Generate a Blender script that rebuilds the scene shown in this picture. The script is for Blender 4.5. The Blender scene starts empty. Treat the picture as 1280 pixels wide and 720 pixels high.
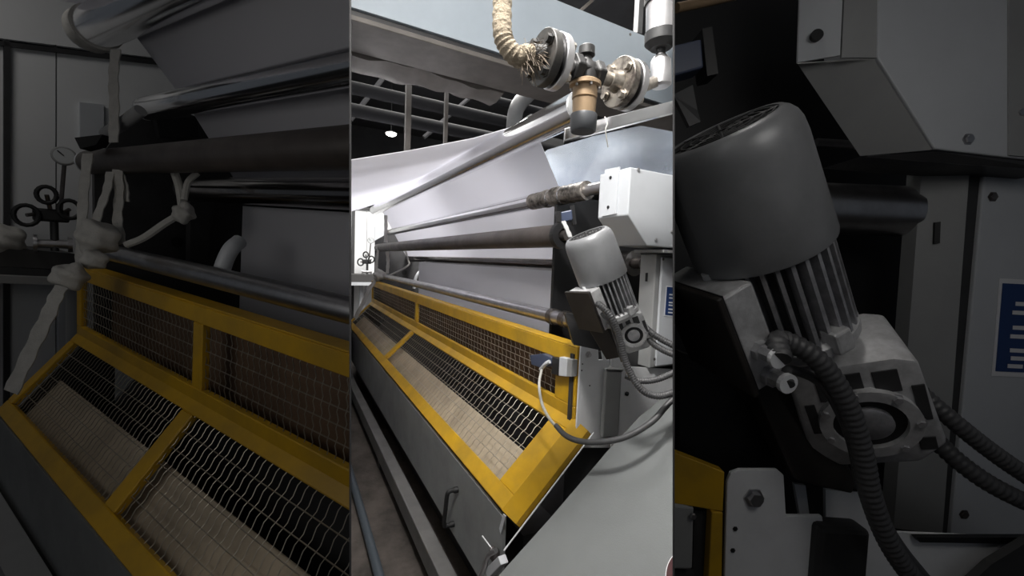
import bpy, bmesh, math, random
from mathutils import Vector, Matrix
random.seed(7)
V = Vector
# ------------------------------------------------------------------ camera, world, lights, exposure
FPX = 515.0                                   # focal length in pixels of the 1280x720 frame
RT = Matrix(((0.8790840232, -0.4750596696, 0.0391099789),
             (-0.0048028104, 0.0732170817, 0.9973044630),
             (-0.4766426472, -0.8769022575, 0.0620823452)))   # camera vector <- world vector
R = RT.transposed()
CAM = V((0, 0, 1.55))
sc = bpy.context.scene
cd = bpy.data.cameras.new('camera'); co = bpy.data.objects.new('camera', cd); sc.collection.objects.link(co)
cd.sensor_width = 36.0; cd.lens = 36.0 * FPX / 1280.0; cd.clip_start = 0.02
co.matrix_world = Matrix.Translation(CAM) @ R.to_4x4()
sc.camera = co
sc.view_settings.view_transform = 'Standard'; sc.view_settings.look = 'None'
sc.view_settings.gamma = 1.0; sc.view_settings.use_curve_mapping = False
sc.view_settings.exposure = 0.0
w = bpy.data.worlds.new('hall_air'); sc.world = w; w.use_nodes = True
w.node_tree.nodes['Background'].inputs[0].default_value = (0.80, 0.88, 1.0, 1)
w.node_tree.nodes['Background'].inputs[1].default_value = 0.045
FWD = R @ V((0, 0, -1)); FWD.z = 0; FWD.normalize(); RGT = V((FWD.y, -FWD.x, 0))
LAMPS = []
def lamp(name, pos, target, size, power, col=(1, 0.97, 0.93), sy=None, long=None):
    ld = bpy.data.lights.new(name, 'AREA'); ld.energy = power; ld.color = col
    ld.shape = 'RECTANGLE'; ld.size = size; ld.size_y = sy or size
    lo = bpy.data.objects.new(name, ld); sc.collection.objects.link(lo)
    pos = V(pos); d = (V(target) - pos).normalized(); x = V(long) if long is not None else RGT
    x = (x - d * x.dot(d)).normalized(); y = (-d).cross(x)
    lo.matrix_world = Matrix.Translation(pos) @ Matrix((x, y, -d)).transposed().to_4x4()
    LAMPS.append((name, pos, d, x, y, size, sy or size)); return lo
def hall(fwd, right, z): return CAM + FWD * fwd + RGT * right + V((0, 0, z))
lamp('fill_over_aisle', hall(0.52, -0.05, 1.30), hall(1.5, 0.10, -0.25), 0.20, 44)  # added lamp out of frame, lights surfaces that face the camera
lamp('fill_over_machine', CAM + V((0.85, 1.15, 2.7)), CAM + V((0.95, 1.35, -0.5)), 0.6, 36)  # added overhead lamp out of view, softens light on the near machine
lamp('fill_over_rollers', CAM + V((1.75, 4.1, 3.0)), CAM + V((1.4, 4.0, 0)), 3.0, 450, sy=1.2, long=(0, 1, 0))  # added lamp hidden above the hood, brightens web and rollers
lamp('fill_dim_left', CAM + V((-1.0, 0.78, 0.16)), CAM + V((0.3, 1.6, 0.05)), 1.0, 1.5, sy=0.4, long=(-0.516, 0.854, 0))  # added side light beyond the left frame edge, brightens web and rollers
lamp('fill_dim_wall', CAM + V((-1.45, 2.0, 1.5)), CAM + V((-1.5, 2.9, -0.4)), 0.5, 2.6)  # added to brighten the white wall of the left bay
lamp('fill_dim_right', hall(0.10, 0.70, 0.62), hall(1.1, 0.9, -0.1), 0.45, 1.75)  # added out of frame to light the right bay's motor and plates

# ------------------------------------------------------------------ frames: directions of the machines
class Frame:
    def __init__(s, ex, ey, ez): s.e = (V(ex), V(ey), V(ez))
    def P(s, x, y, z): return CAM + s.e[0] * x + s.e[1] * y + s.e[2] * z
    def D(s, x, y, z): return s.e[0] * x + s.e[1] * y + s.e[2] * z
    def ray(s, px, py):
        d = R @ V(((px - 640) / FPX, -(py - 360) / FPX, -1)); return V((d.dot(s.e[0]), d.dot(s.e[1]), d.dot(s.e[2])))
    def on(s, px, py, axis, val):
        d = s.ray(px, py); d = d * (val / d[axis]); return s.P(*d)
def deep(px, py, r):                      # a point at distance r from the lens
    d = R @ V(((px - 640) / FPX, -(py - 360) / FPX, -1)); return CAM + d.normalized() * r
C = Frame((1, 0, 0), (0, 1, 0), (0, 0, 1))
L = Frame((0.856, 0.517, 0.0), (-0.516, 0.854, 0.067), (0.035, -0.057, 0.998))
RR = Frame(RGT, FWD, (0, 0, 1))
# partition planes (each passes between two bays)
NL = (R @ V((1, 0, -202 / FPX))).normalized()      # points into the middle bay from the left partition
NR = (R @ V((-1, 0, -202 / FPX))).normalized()
GAP = 0.0025
def bay_planes(bay):
    if bay == 'c': return [(NL, 1), (NR, 1)]
    if bay == 'l': return [(NL, -1)]
    if bay == 'r': return [(NR, -1)]
    return []

# ------------------------------------------------------------------ materials
def mat(name, col, rough=0.5, metal=0.0, var=0.0, col2=None, scale=6.0, bump=0.0, bscale=60.0, trans=0.0, emit=None, stretch=None, spec=0.5):
    m = bpy.data.materials.new(name); m.use_nodes = True
    nt = m.node_tree; b = nt.nodes['Principled BSDF']
    b.inputs['Base Color'].default_value = (*col, 1); b.inputs['Roughness'].default_value = rough
    b.inputs['Metallic'].default_value = metal; b.inputs['Specular IOR Level'].default_value = spec
    tc = nt.nodes.new('ShaderNodeTexCoord'); mp = nt.nodes.new('ShaderNodeMapping')
    nt.links.new(tc.outputs['Object'], mp.inputs[0])
    if stretch: mp.inputs['Scale'].default_value = stretch
    if var > 0 or col2:
        n = nt.nodes.new('ShaderNodeTexNoise'); n.inputs['Scale'].default_value = scale; n.inputs['Detail'].default_value = 8
        n.inputs['Roughness'].default_value = 0.65
        nt.links.new(mp.outputs[0], n.inputs['Vector'])
        r = nt.nodes.new('ShaderNodeValToRGB'); nt.links.new(n.outputs['Fac'], r.inputs[0])
        c2 = col2 or tuple(c * (1 - var) for c in col)
        r.color_ramp.elements[0].position = 0.36; r.color_ramp.elements[0].color = (*c2, 1)
        r.color_ramp.elements[1].position = 0.62; r.color_ramp.elements[1].color = (*col, 1)
        nt.links.new(r.outputs[0], b.inputs['Base Color'])
        mr = nt.nodes.new('ShaderNodeMapRange'); mr.inputs[3].default_value = min(1, rough + 0.12); mr.inputs[4].default_value = max(0.03, rough - 0.05)
        nt.links.new(n.outputs['Fac'], mr.inputs[0]); nt.links.new(mr.outputs[0], b.inputs['Roughness'])
    if bump > 0:
        n2 = nt.nodes.new('ShaderNodeTexNoise'); n2.inputs['Scale'].default_value = bscale; n2.inputs['Detail'].default_value = 4
        nt.links.new(mp.outputs[0], n2.inputs['Vector'])
        bp = nt.nodes.new('ShaderNodeBump'); bp.inputs['Strength'].default_value = bump; bp.inputs['Distance'].default_value = 0.004
        nt.links.new(n2.outputs['Fac'], bp.inputs['Height']); nt.links.new(bp.outputs[0], b.inputs['Normal'])
    if trans > 0:
        t = nt.nodes.new('ShaderNodeBsdfTranslucent'); t.inputs[0].default_value = (*col, 1)
        mx = nt.nodes.new('ShaderNodeMixShader'); mx.inputs[0].default_value = trans
        nt.links.new(b.outputs[0], mx.inputs[1]); nt.links.new(t.outputs[0], mx.inputs[2])
        nt.links.new(mx.outputs[0], nt.nodes['Material Output'].inputs[0])
    if emit:
        b.inputs['Emission Color'].default_value = (1, 0.97, 0.92, 1); b.inputs['Emission Strength'].default_value = emit
    return m
M = {}
M['floor'] = mat('concrete_floor', (0.10, 0.085, 0.075), 0.85, 0, 0.55, scale=5, bump=0.4, bscale=40)
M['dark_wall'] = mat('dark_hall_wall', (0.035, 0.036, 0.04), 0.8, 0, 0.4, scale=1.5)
M['sheet_dark'] = mat('partition_sheet', (0.035, 0.035, 0.037), 0.7, 0, 0.2)
M['white_wall'] = mat('white_wall_panel', (0.80, 0.81, 0.82), 0.5, 0, 0.05, scale=2)
M['bounce_sheet'] = mat('off_white_sheet', (0.60, 0.61, 0.62), 0.5, 0, 0.06, scale=2)  # off-white so the added left partition bounces light onto the rollers
M['grey_paint'] = mat('grey_machine_paint', (0.27, 0.28, 0.28), 0.42, 0, 0.22, scale=4, bump=0.06, bscale=150)
M['beam_paint'] = mat('dusty_beam_paint', (0.15, 0.148, 0.145), 0.5, 0, 0.25, scale=6)
M['plate_paint'] = mat('grey_plate_paint', (0.19, 0.20, 0.20), 0.30, 0, 0.10, scale=3, bump=0.10, bscale=260)
M['light_grey'] = mat('light_grey_paint', (0.56, 0.58, 0.61), 0.42, 0, 0.07, scale=3)
M['mid_grey'] = mat('mid_grey_paint', (0.33, 0.335, 0.335), 0.45, 0, 0.10, scale=3)
M['hood'] = mat('pale_blue_grey_hood', (0.21, 0.24, 0.27), 0.38, 0, 0.10, scale=2.2)
M['white_plate'] = mat('white_painted_plate', (0.82, 0.83, 0.85), 0.4, 0, 0.08, scale=9)
M['yellow'] = mat('yellow_guard_paint', (0.60, 0.345, 0.012), 0.42, 0, 0, col2=(0.43, 0.26, 0.025), scale=4, bump=0.04, bscale=120)
M['wire'] = mat('zinc_wire', (0.42, 0.38, 0.31), 0.4, 0.75)
M['chrome'] = mat('polished_chrome', (0.82, 0.82, 0.83), 0.13, 1.0, 0.10, scale=3, stretch=(1, 1, 1))
M['steel'] = mat('brushed_steel', (0.60, 0.59, 0.60), 0.30, 1.0, 0.20, scale=14)
M['dark_steel'] = mat('dark_roller_steel', (0.20, 0.18, 0.17), 0.33, 0.85, 0.4, scale=10)
M['dark_chrome'] = mat('dark_chrome', (0.36, 0.34, 0.33), 0.14, 1.0, 0.25, scale=6)
M['rubber'] = mat('dark_rubber_roller', (0.085, 0.072, 0.066), 0.42, 0.25, 0.35, scale=8)
M['worn'] = mat('worn_scaly_metal', (0.34, 0.31, 0.28), 0.45, 0.7, 0, col2=(0.02, 0.017, 0.014), scale=18, bump=0.8, bscale=50)
M['black'] = mat('black_paint', (0.010, 0.010, 0.011), 0.5, 0)
M['black_plastic'] = mat('black_plastic', (0.012, 0.012, 0.013), 0.6, 0)
M['frame_dark'] = mat('dark_side_frame', (0.055, 0.055, 0.057), 0.5, 0.2, 0.3)
M['web'] = mat('white_web', (0.80, 0.80, 0.84), 0.55, 0, 0.02, scale=1.5, trans=0.5)
M['rope'] = mat('white_cloth_strap', (0.52, 0.51, 0.48), 0.85, 0, 0.15, scale=30, bump=0.5, bscale=200)
M['motor'] = mat('grey_motor_enamel', (0.24, 0.245, 0.255), 0.34, 0.15, 0.25, scale=4)
M['fin_light'] = mat('bare_fin_metal', (0.50, 0.50, 0.52), 0.4, 0.5, 0.35, scale=40)
M['cast'] = mat('cast_aluminium', (0.62, 0.62, 0.63), 0.45, 0.25, 0.3, scale=22, bump=0.3, bscale=70)
M['brown_dark'] = mat('dark_brown_bracket', (0.034, 0.029, 0.026), 0.45, 0.1, 0.3)
M['cable'] = mat('grey_conduit', (0.068, 0.068, 0.071), 0.45, 0)
M['cable_light'] = mat('light_grey_cable', (0.42, 0.42, 0.43), 0.5, 0)
M['beige'] = mat('beige_board', (0.50, 0.42, 0.31), 0.7, 0, 0.3, scale=5)
M['brown'] = mat('brown_inner_panel', (0.17, 0.105, 0.062), 0.7, 0, 0.4, scale=4)
M['hose_cloth'] = mat('woven_beige_insulation', (0.26, 0.215, 0.155), 0.9, 0, 0.3, scale=45, bump=1.0, bscale=180)
M['fray'] = mat('frayed_fibre', (0.20, 0.16, 0.12), 0.9, 0, 0.5, scale=30)
M['flange'] = mat('worn_flange_steel', (0.44, 0.40, 0.35), 0.38, 0.8, 0, col2=(0.06, 0.05, 0.045), scale=22)
M['flange_black'] = mat('black_chipped_flange', (0.010, 0.010, 0.010), 0.5, 0.0, 0, col2=(0.05, 0.045, 0.04), scale=40)
M['valve_black'] = mat('black_iron_valve', (0.012, 0.0115, 0.0115), 0.5, 0.0, 0.3, scale=20)
M['bronze'] = mat('tan_bronze_tube', (0.36, 0.25, 0.15), 0.42, 0.3, 0.2, scale=12)
M['slate'] = mat('slate_grey_cap', (0.055, 0.058, 0.065), 0.45, 0)
M['mirror_sheet'] = mat('polished_sheet', (0.55, 0.60, 0.67), 0.22, 0.9, 0, col2=(0.36, 0.41, 0.48), scale=2.4)
M['blue_sign'] = mat('blue_sign', (0.012, 0.045, 0.17), 0.4)
M['white_ink'] = mat('white_print', (0.8, 0.8, 0.82), 0.5)
M['maroon'] = mat('maroon_print', (0.055, 0.012, 0.015), 0.5)
M['switch_blue'] = mat('dark_blue_plastic', (0.055, 0.07, 0.12), 0.4)
M['floor_hose'] = mat('blue_grey_hose', (0.07, 0.085, 0.10), 0.45)
M['brown_pole'] = mat('dusty_brown_steel', (0.07, 0.062, 0.056), 0.55, 0.2, 0.3)
M['glass_dial'] = mat('pale_dial', (0.55, 0.57, 0.58), 0.2)
M['lamp_glow'] = mat('lamp_glow', (1, 1, 1), 0.5, emit=9.0)
M['lamp_tube'] = mat('lamp_glow_dim', (1, 1, 1), 0.5, emit=1.0)
M['shade_black'] = mat('hall_shade_black', (0.012, 0.012, 0.013), 0.9, 0, spec=0.1)  # black puts the dark hall's shade into pipe and brace colour
M['table'] = mat('dark_bench', (0.06, 0.058, 0.058), 0.5)

# ------------------------------------------------------------------ mesh helpers
def newbm(): return bmesh.new()
def prism(bm, pts, ext):
    ext = V(ext); a = [bm.verts.new(p) for p in pts]; b = [bm.verts.new(V(p) + ext) for p in pts]; n = len(a)
    bm.faces.new(a[::-1]); bm.faces.new(b)
    for i in range(n): bm.faces.new((a[i], a[(i + 1) % n], b[(i + 1) % n], b[i]))
    return bm
def boxv(bm, o, u, v, n):                 # corner + three edge vectors
    o, u, v, n = V(o), V(u), V(v), V(n); return prism(bm, [o, o + u, o + u + v, o + v], n)
def cbox(bm, c, u, v, n):                 # centre + three half vectors
    c, u, v, n = V(c), V(u), V(v), V(n); return boxv(bm, c - u - v - n, u * 2, v * 2, n * 2)
def bev(bm, off, seg=2):
    bmesh.ops.recalc_face_normals(bm, faces=bm.faces)
    es = [e for e in bm.edges if len(e.link_faces) == 2 and e.calc_face_angle(0) > 0.5]
    bmesh.ops.bevel(bm, geom=es, offset=off, segments=seg, profile=0.5, affect='EDGES', clamp_overlap=True); return bm
def perp(a):
    a = V(a).normalized(); t = V((0, 0, 1)) if abs(a.z) < 0.9 else V((1, 0, 0)); u = a.cross(t).normalized(); return u, a.cross(u).normalized()
def tube(bm, path, r, seg=10, caps=True):
    path = [V(p) for p in path]; n = len(path); rr = r if isinstance(r, (list, tuple)) else [r] * n
    t0 = (path[1] - path[0]).normalized(); u, _ = perp(t0); rings = []
    for i, p in enumerate(path):
        t = (path[min(i + 1, n - 1)] - path[max(i - 1, 0)])
        t = t.normalized() if t.length > 1e-9 else t0
        u = (u - t * u.dot(t)); u.normalize(); v = t.cross(u)
        rings.append([bm.verts.new(p + (u * math.cos(k * 2 * math.pi / seg) + v * math.sin(k * 2 * math.pi / seg)) * rr[i]) for k in range(seg)])
    for a, b in zip(rings, rings[1:]):
        for k in range(seg): bm.faces.new((a[k], a[(k + 1) % seg], b[(k + 1) % seg], b[k]))
    if caps: bm.faces.new(rings[0][::-1]); bm.faces.new(rings[-1])
    return bm
def lathe(bm, o, a, prof, seg=28):        # prof: (t along a, radius)
    o, a = V(o), V(a).normalized(); u, v = perp(a); rings = []
    for t, r in prof:
        rings.append([bm.verts.new(o + a * t + (u * math.cos(k * 2 * math.pi / seg) + v * math.sin(k * 2 * math.pi / seg)) * max(r, 1e-5)) for k in range(seg)])
    for p, q in zip(rings, rings[1:]):
        for k in range(seg): bm.faces.new((p[k], p[(k + 1) % seg], q[(k + 1) % seg], q[k]))
    bm.faces.new(rings[0][::-1]); bm.faces.new(rings[-1]); return bm
def ring(bm, o, a, r0, r1, h, seg=28):    # washer
    o, a = V(o), V(a).normalized(); u, v = perp(a); q = []
    for t, r in ((0, r0), (0, r1), (h, r1), (h, r0)):
        q.append([bm.verts.new(o + a * t + (u * math.cos(k * 2 * math.pi / seg) + v * math.sin(k * 2 * math.pi / seg)) * r) for k in range(seg)])
    for i in range(4):
        p, s = q[i], q[(i + 1) % 4]
        for k in range(seg): bm.faces.new((p[k], p[(k + 1) % seg], s[(k + 1) % seg], s[k]))
    return bm
def catmull(pts, n=8):
    pts = [V(p) for p in pts]; P = [pts[0] * 2 - pts[1]] + pts + [pts[-1] * 2 - pts[-2]]; out = []
    for i in range(1, len(P) - 2):
        for k in range(n):
            t = k / n; a, b, c, d = P[i - 1], P[i], P[i + 1], P[i + 2]
            out.append(0.5 * ((2 * b) + (c - a) * t + (2 * a - 5 * b + 4 * c - d) * t * t + (3 * b - a - 3 * c + d) * t ** 3))
    out.append(pts[-1]); return out
def ribbon(bm, path, wdir, width, th=0.002):       # flat strap along a path
    path = [V(p) for p in path]; rows = []
    for i, p in enumerate(path):
        t = (path[min(i + 1, len(path) - 1)] - path[max(i - 1, 0)]).normalized()
        wd = V(wdir); wd = (wd - t * wd.dot(t)).normalized(); n = t.cross(wd)
        ww = width * (1 + 0.12 * math.sin(i * 1.7))
        rows.append([bm.verts.new(p + wd * ww * s / 2 + n * th * q / 2) for s, q in ((-1, -1), (1, -1), (1, 1), (-1, 1))])
    for a, b in zip(rows, rows[1:]):
        for k in range(4): bm.faces.new((a[k], a[(k + 1) % 4], b[(k + 1) % 4], b[k]))
    bm.faces.new(rows[0][::-1]); bm.faces.new(rows[-1]); return bm
COL = sc.collection
def thing(name, label, cat, loc, group=None, kind=None):
    o = bpy.data.objects.new(name, None); COL.objects.link(o); o.location = loc; o.empty_display_size = 0.05
    if kind: o['kind'] = kind
    o['label'] = label
    if cat: o['category'] = cat
    if group: o['group'] = group
    return o
def tag(o, label=None, cat=None, group=None, kind=None):
    if o is None: return o
    if label: o['label'] = label
    if cat: o['category'] = cat
    if group: o['group'] = group
    if kind: o['kind'] = kind
    return o
def place(o, parent):
    if parent is not None:
        o.parent = parent
        p = parent; off = V(parent.location)
        while p.parent is not None: p = p.parent; off += V(p.location)
        o.location = V(o.location) - off
def wloc(o):
    v = V(o.location)
    while o.parent is not None: o = o.parent; v += V(o.location)
    return v
def obj(name, bm, m, parent=None, bay=None, smooth=False, label=None, cat=None, group=None, kind=None):
    bmesh.ops.recalc_face_normals(bm, faces=bm.faces)
    for n, s in bay_planes(bay):
        pc = CAM + n * (GAP * s); no = -n * s
        ds = [(v.co - pc).dot(no) for v in bm.verts]
        if ds and max(ds) > 0:
            if min(ds) > 0: bm.free(); return None
            g = list(bm.verts) + list(bm.edges) + list(bm.faces)
            res = bmesh.ops.bisect_plane(bm, geom=g, dist=1e-6, plane_co=pc, plane_no=no, clear_outer=True)
            es = [e for e in bm.edges if e.is_boundary]
            if es: bmesh.ops.holes_fill(bm, edges=es, sides=0)
            bmesh.ops.recalc_face_normals(bm, faces=bm.faces)
    if not bm.verts: bm.free(); return None
    mn = V([min(v.co[i] for v in bm.verts) for i in range(3)]); mx = V([max(v.co[i] for v in bm.verts) for i in range(3)])
    c = (mn + mx) / 2
    for v in bm.verts: v.co -= c
    me = bpy.data.meshes.new(name)
    if smooth:
        for f in bm.faces: f.smooth = True
        for e in bm.edges:
            if len(e.link_faces) == 2 and e.calc_face_angle(0) > 0.7: e.smooth = False
    bm.to_mesh(me); bm.free(); me.materials.append(M[m] if isinstance(m, str) else m)
    o = bpy.data.objects.new(name, me); COL.objects.link(o); o.location = c
    place(o, parent); tag(o, label, cat, group, kind); return o
def twin(o, offset):                       # a copy of a part on the same thing, moved by a world offset
    c = o.copy(); COL.objects.link(c); c.location = V(o.location) + V(offset); return c
def bolt(parent, o, a, r, h, m='steel', bay=None, name='bolt'):
    bm = newbm(); lathe(bm, V(o), V(a), [(0, r * 1.35), (h * 0.25, r * 1.35), (h * 0.25, r), (h, r * 0.92)], 6 if r > 0.004 else 8)
    return obj(name, bm, m, parent, bay)

# ------------------------------------------------------------------ the setting
FLOOR = -1.55; CEIL = 3.30; HZ = CAM.z + CEIL
bm = newbm(); boxv(bm, (-9, -3.5, -0.1), (20, 0, 0), (0, 15, 0), (0, 0, 0.1)); obj('floor', bm, 'floor', kind='structure', label='dark grey stained concrete hall floor')
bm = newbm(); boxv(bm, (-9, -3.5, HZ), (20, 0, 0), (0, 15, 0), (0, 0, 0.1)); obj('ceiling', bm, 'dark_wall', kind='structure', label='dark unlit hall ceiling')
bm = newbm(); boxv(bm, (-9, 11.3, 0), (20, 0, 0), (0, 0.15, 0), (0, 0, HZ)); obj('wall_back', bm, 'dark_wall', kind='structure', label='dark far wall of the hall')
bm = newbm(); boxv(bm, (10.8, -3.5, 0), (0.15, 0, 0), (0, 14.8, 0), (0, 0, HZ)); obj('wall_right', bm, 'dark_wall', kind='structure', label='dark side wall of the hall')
def partition(name, sx, label, m):  # added sheets, edge-on to the camera, blocking light between the bays
    u = (R @ V((sx * 202 / FPX, 0, -1))).normalized(); up = (R @ V((0, 1, 0))); n = u.cross(up).normalized()
    def q(a, z):                            # a along, z height above the lens
        p = CAM + u * a; return p + up * ((CAM.z + z - p.z) / up.z)
    t = thing(name, label, None, q(0.7, FLOOR), kind='structure')
    pts = [q(0.69, FLOOR + 0.001), q(11.6, FLOOR + 0.001), q(11.6, CEIL), q(0.14, CEIL), q(0.14, 0.28), q(0.69, 0.62)]
    bm = newbm(); prism(bm, [p - n * 0.0012 for p in pts], n * 0.0024); obj('sheet_panel', bm, m, t)
    bm = newbm(); e = [q(0.683, FLOOR + 0.001), q(0.69, FLOOR + 0.001), q(0.69, 0.62), q(0.14, 0.28), q(0.14, 0.27), q(0.683, 0.61)]
    prism(bm, [p - n * 0.0014 for p in e], n * 0.0028); obj('dark_edge', bm, 'sheet_dark', t)  # dark edge added so the sheet shows no bright line
partition('light_screen_left', -1, 'thin added off-white partition left of the lit machine, blocking and bouncing light', 'bounce_sheet')
partition('light_screen_right', 1, 'thin added grey partition right of the lit machine, blocking light', 'mid_grey')
for nm, pos, d, u, v, s, sy in LAMPS:             # housings and rods of the added, unseen lamps
    t = thing('fill_lamp', {'fill_over_aisle': 'small square added lamp out of view above the aisle', 'fill_over_machine': 'wide added lamp out of view above the yellow guard',
              'fill_over_rollers': 'largest added lamp out of view above the far rollers', 'fill_dim_left': 'weak added side lamp out of view in the dim left bay', 'fill_dim_wall': 'weak added lamp out of view before the white wall, dim left bay', 'fill_dim_right': 'weak added lamp out of view in the dim right bay'}[nm], 'lamp', pos)
    bm = newbm(); cbox(bm, pos - d * 0.04, u * (s / 2 + 0.012), v * (sy / 2 + 0.012), d * 0.03); obj('housing', bm, 'light_grey', t)
    bm = newbm(); tube(bm, [pos - d * 0.06, V((pos.x, pos.y, CAM.z + CEIL))], 0.008, 8); obj('hanger_rod', bm, 'steel', t)

# ------------------------------------------------------------------ builders shared by the bays
def roller(F, X, z, r, y0, y1, m, label, bay, extra=None, collar='steel'):
    t = thing('guide_roller', label, 'roller', F.P(X, y1, z), None)
    bm = newbm(); lathe(bm, F.P(X, y0, z), F.D(0, 1, 0), [(0, r * 0.9), (0.004, r), (y1 - y0 - 0.004, r), (y1 - y0, r * 0.9)], 32)
    o = obj('roll_body', bm, m, t, bay, True)
    bm = newbm(); lathe(bm, F.P(X, y1, z), F.D(0, 1, 0), [(0, r * 0.98), (0.02, r * 0.98), (0.02, r * 0.55), (0.07, r * 0.55)], 20)
    obj('end_cap', bm, collar, t, bay, True)
    if bay == 'c':
        bm = newbm(); lathe(bm, F.P(X, y0 - 0.05, z), F.D(0, 1, 0), [(0, r * 0.45), (0.05, r * 0.45)], 16); obj('shaft_end', bm, 'dark_steel', t, bay, True)
    if extra: extra(t)
    return t
def panel_bar(F, O, U, Vv, N, u0, u1, v0, v1, n0, n1):
    bm = newbm(); boxv(bm, O + U * u0 + Vv * v0 + N * n0, U * (u1 - u0), Vv * (v1 - v0), N * (n1 - n0)); return bm
def wire_panel(t, F, O, U, Vv, N, u0, u1, v0, v1, pu, nv, bay, rw, crimp):
    # cross wires, crimped, every pu along U; nv straight wires along U
    nu = max(2, int((u1 - u0) / pu)); seg = nv * 4
    def path(u):
        return [O + U * u + Vv * (v0 + (v1 - v0) * k / seg) + N * (crimp * math.sin(k * math.pi / 2)) + U * (crimp * 1.2 * math.sin(k * math.pi / 2)) for k in range(seg + 1)]
    first = None; c0 = None
    for i in range(nu + 1):
        u = u0 + (u1 - u0) * (i / nu); mid = O + U * u + Vv * ((v0 + v1) / 2)
        pp = path(u); okay = all((p_ - CAM).dot(n) * s > GAP + 0.006 for n, s in bay_planes(bay) for p_ in (pp[0], pp[-1]))
        if okay:
            if first is None:
                bm = newbm(); tube(bm, path(u), rw, 4); first = obj('crimped_wire', bm, 'wire', t); c0 = u
            else: twin(first, U * (u - c0))
        else:
            bm = newbm(); tube(bm, path(u), rw, 4); obj('crimped_wire', bm, 'wire', t, bay)
    for k in range(1, nv):
        v = v0 + (v1 - v0) * k / nv
        bm = newbm(); tube(bm, [O + U * u0 + Vv * v, O + U * u1 + Vv * v], rw * 1.35, 5); obj('straight_wire', bm, 'wire', t, bay)
def guard(F, Xu, zt, zf, Xl, zl, y0, y1, yd, bay, label, pu, near_w, rail):
    t = thing('safety_guard', label, 'guard', F.P(Xl, y1, zl))
    U = F.D(0, 1, 0)
    # upright panel
    O = F.P(Xu, 0, zt); Vv = F.D(0, 0, -1); N = F.D(-1, 0, 0); h = zt - zf; a, b = -0.012, 0.012
    def pb(name, *q): return obj(name, bev(panel_bar(F, O, U, Vv, N, *q), 0.003, 1), 'yellow', t, bay)
    pb('top_rail', y0, y1, 0, rail, a, b); pb('bottom_rail', y0, y1, h - rail * 0.8, h, a, b)
    pb('end_post', y0, y0 + near_w, rail, h - rail * 0.8, a, b); pb('end_post', y1 - 0.05, y1, rail, h - rail * 0.8, a, b)
    pb('divider_post', yd - 0.03, yd + 0.03, rail, h - rail * 0.8, a, b)
    pb('top_lip', y0, y1, -0.006, 0, -0.05, b)
    for s, e in ((y0 + near_w, yd - 0.03), (yd + 0.03, y1 - 0.05)):
        wire_panel(t, F, O, U, Vv, N, s, e, rail, h - rail * 0.8, pu, 5, bay, 0.0013, 0.0015)
    bm = newbm(); boxv(bm, F.P(Xu + 0.09, y0 + 0.06, zt - 0.05), F.D(0.004, 0, 0), F.D(0, y1 - y0 - 0.12, 0), F.D(0, 0, -(h + 0.02))); obj('inner_panel', bm, 'brown', t, bay, label='brown board seen through the upright mesh')
    # sloping panel
    O = F.P(Xu, 0, zf); d = F.D(Xl - Xu, 0, zl - zf); w_ = d.length; Vv = d.normalized(); N = Vv.cross(U).normalized()
    if N.dot(F.D(-1, 0, 1)) < 0: N = -N
    pb2 = lambda name, *q: obj(name, bev(panel_bar(F, O, U, Vv, N, *q), 0.003, 1), 'yellow', t, bay)
    pb2('upper_rail', y0, y1, 0, rail * 0.75, a, b); pb2('lower_rail', y0, y1, w_ - rail * 0.95, w_, a, b)
    pb2('end_rail', y0, y0 + near_w * 0.85, rail * 0.75, w_ - rail * 0.95, a, b); pb2('end_rail', y1 - 0.06, y1, rail * 0.75, w_ - rail * 0.95, a, b)
    pb2('divider_rail', yd - 0.035, yd + 0.035, rail * 0.75, w_ - rail * 0.95, a, b)
    for s, e in ((y0 + near_w * 0.85, yd - 0.035), (yd + 0.035, y1 - 0.06)):
        wire_panel(t, F, O, U, Vv, N, s, e, rail * 0.75, w_ - rail * 0.95, pu, 6, bay, 0.0013, 0.0015)
    bm = newbm(); boxv(bm, O + U * (y0 + 0.06) + Vv * (w_ * 0.50) - N * 0.06, U * (y1 - y0 - 0.12), Vv * (w_ * 0.47), N * 0.006); obj('inner_tray', bm, 'beige', t, bay, label='beige board lying under the sloping mesh')
    bm = newbm(); boxv(bm, O + U * (y0 + 0.04) - Vv * 0.02 - N * 0.30, U * (y1 - y0 - 0.08), Vv * (w_ * 0.9), N * 0.004); obj('void_sheet', bm, 'black', t, bay, label='black sheet in place of the dark void under the sloping mesh')  # black sheet puts the darkness of the void into colour
    bm = newbm(); prism(bm, [F.P(Xu + 0.10, y1 - 0.07, zt - 0.03), F.P(Xu + 0.10, y1 - 0.07, zf - 0.45), F.P(Xl + 0.02, y1 - 0.07, zl - 0.25), F.P(Xl + 0.02, y1 - 0.07, zl), F.P(Xu + 0.015, y1 - 0.07, zf)], F.D(0, 0.004, 0)); obj('dark_closure', bm, 'black', t, bay)  # black sheet added to keep the guard's far inside dark
    return t, O, U, Vv, N, w_
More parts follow.
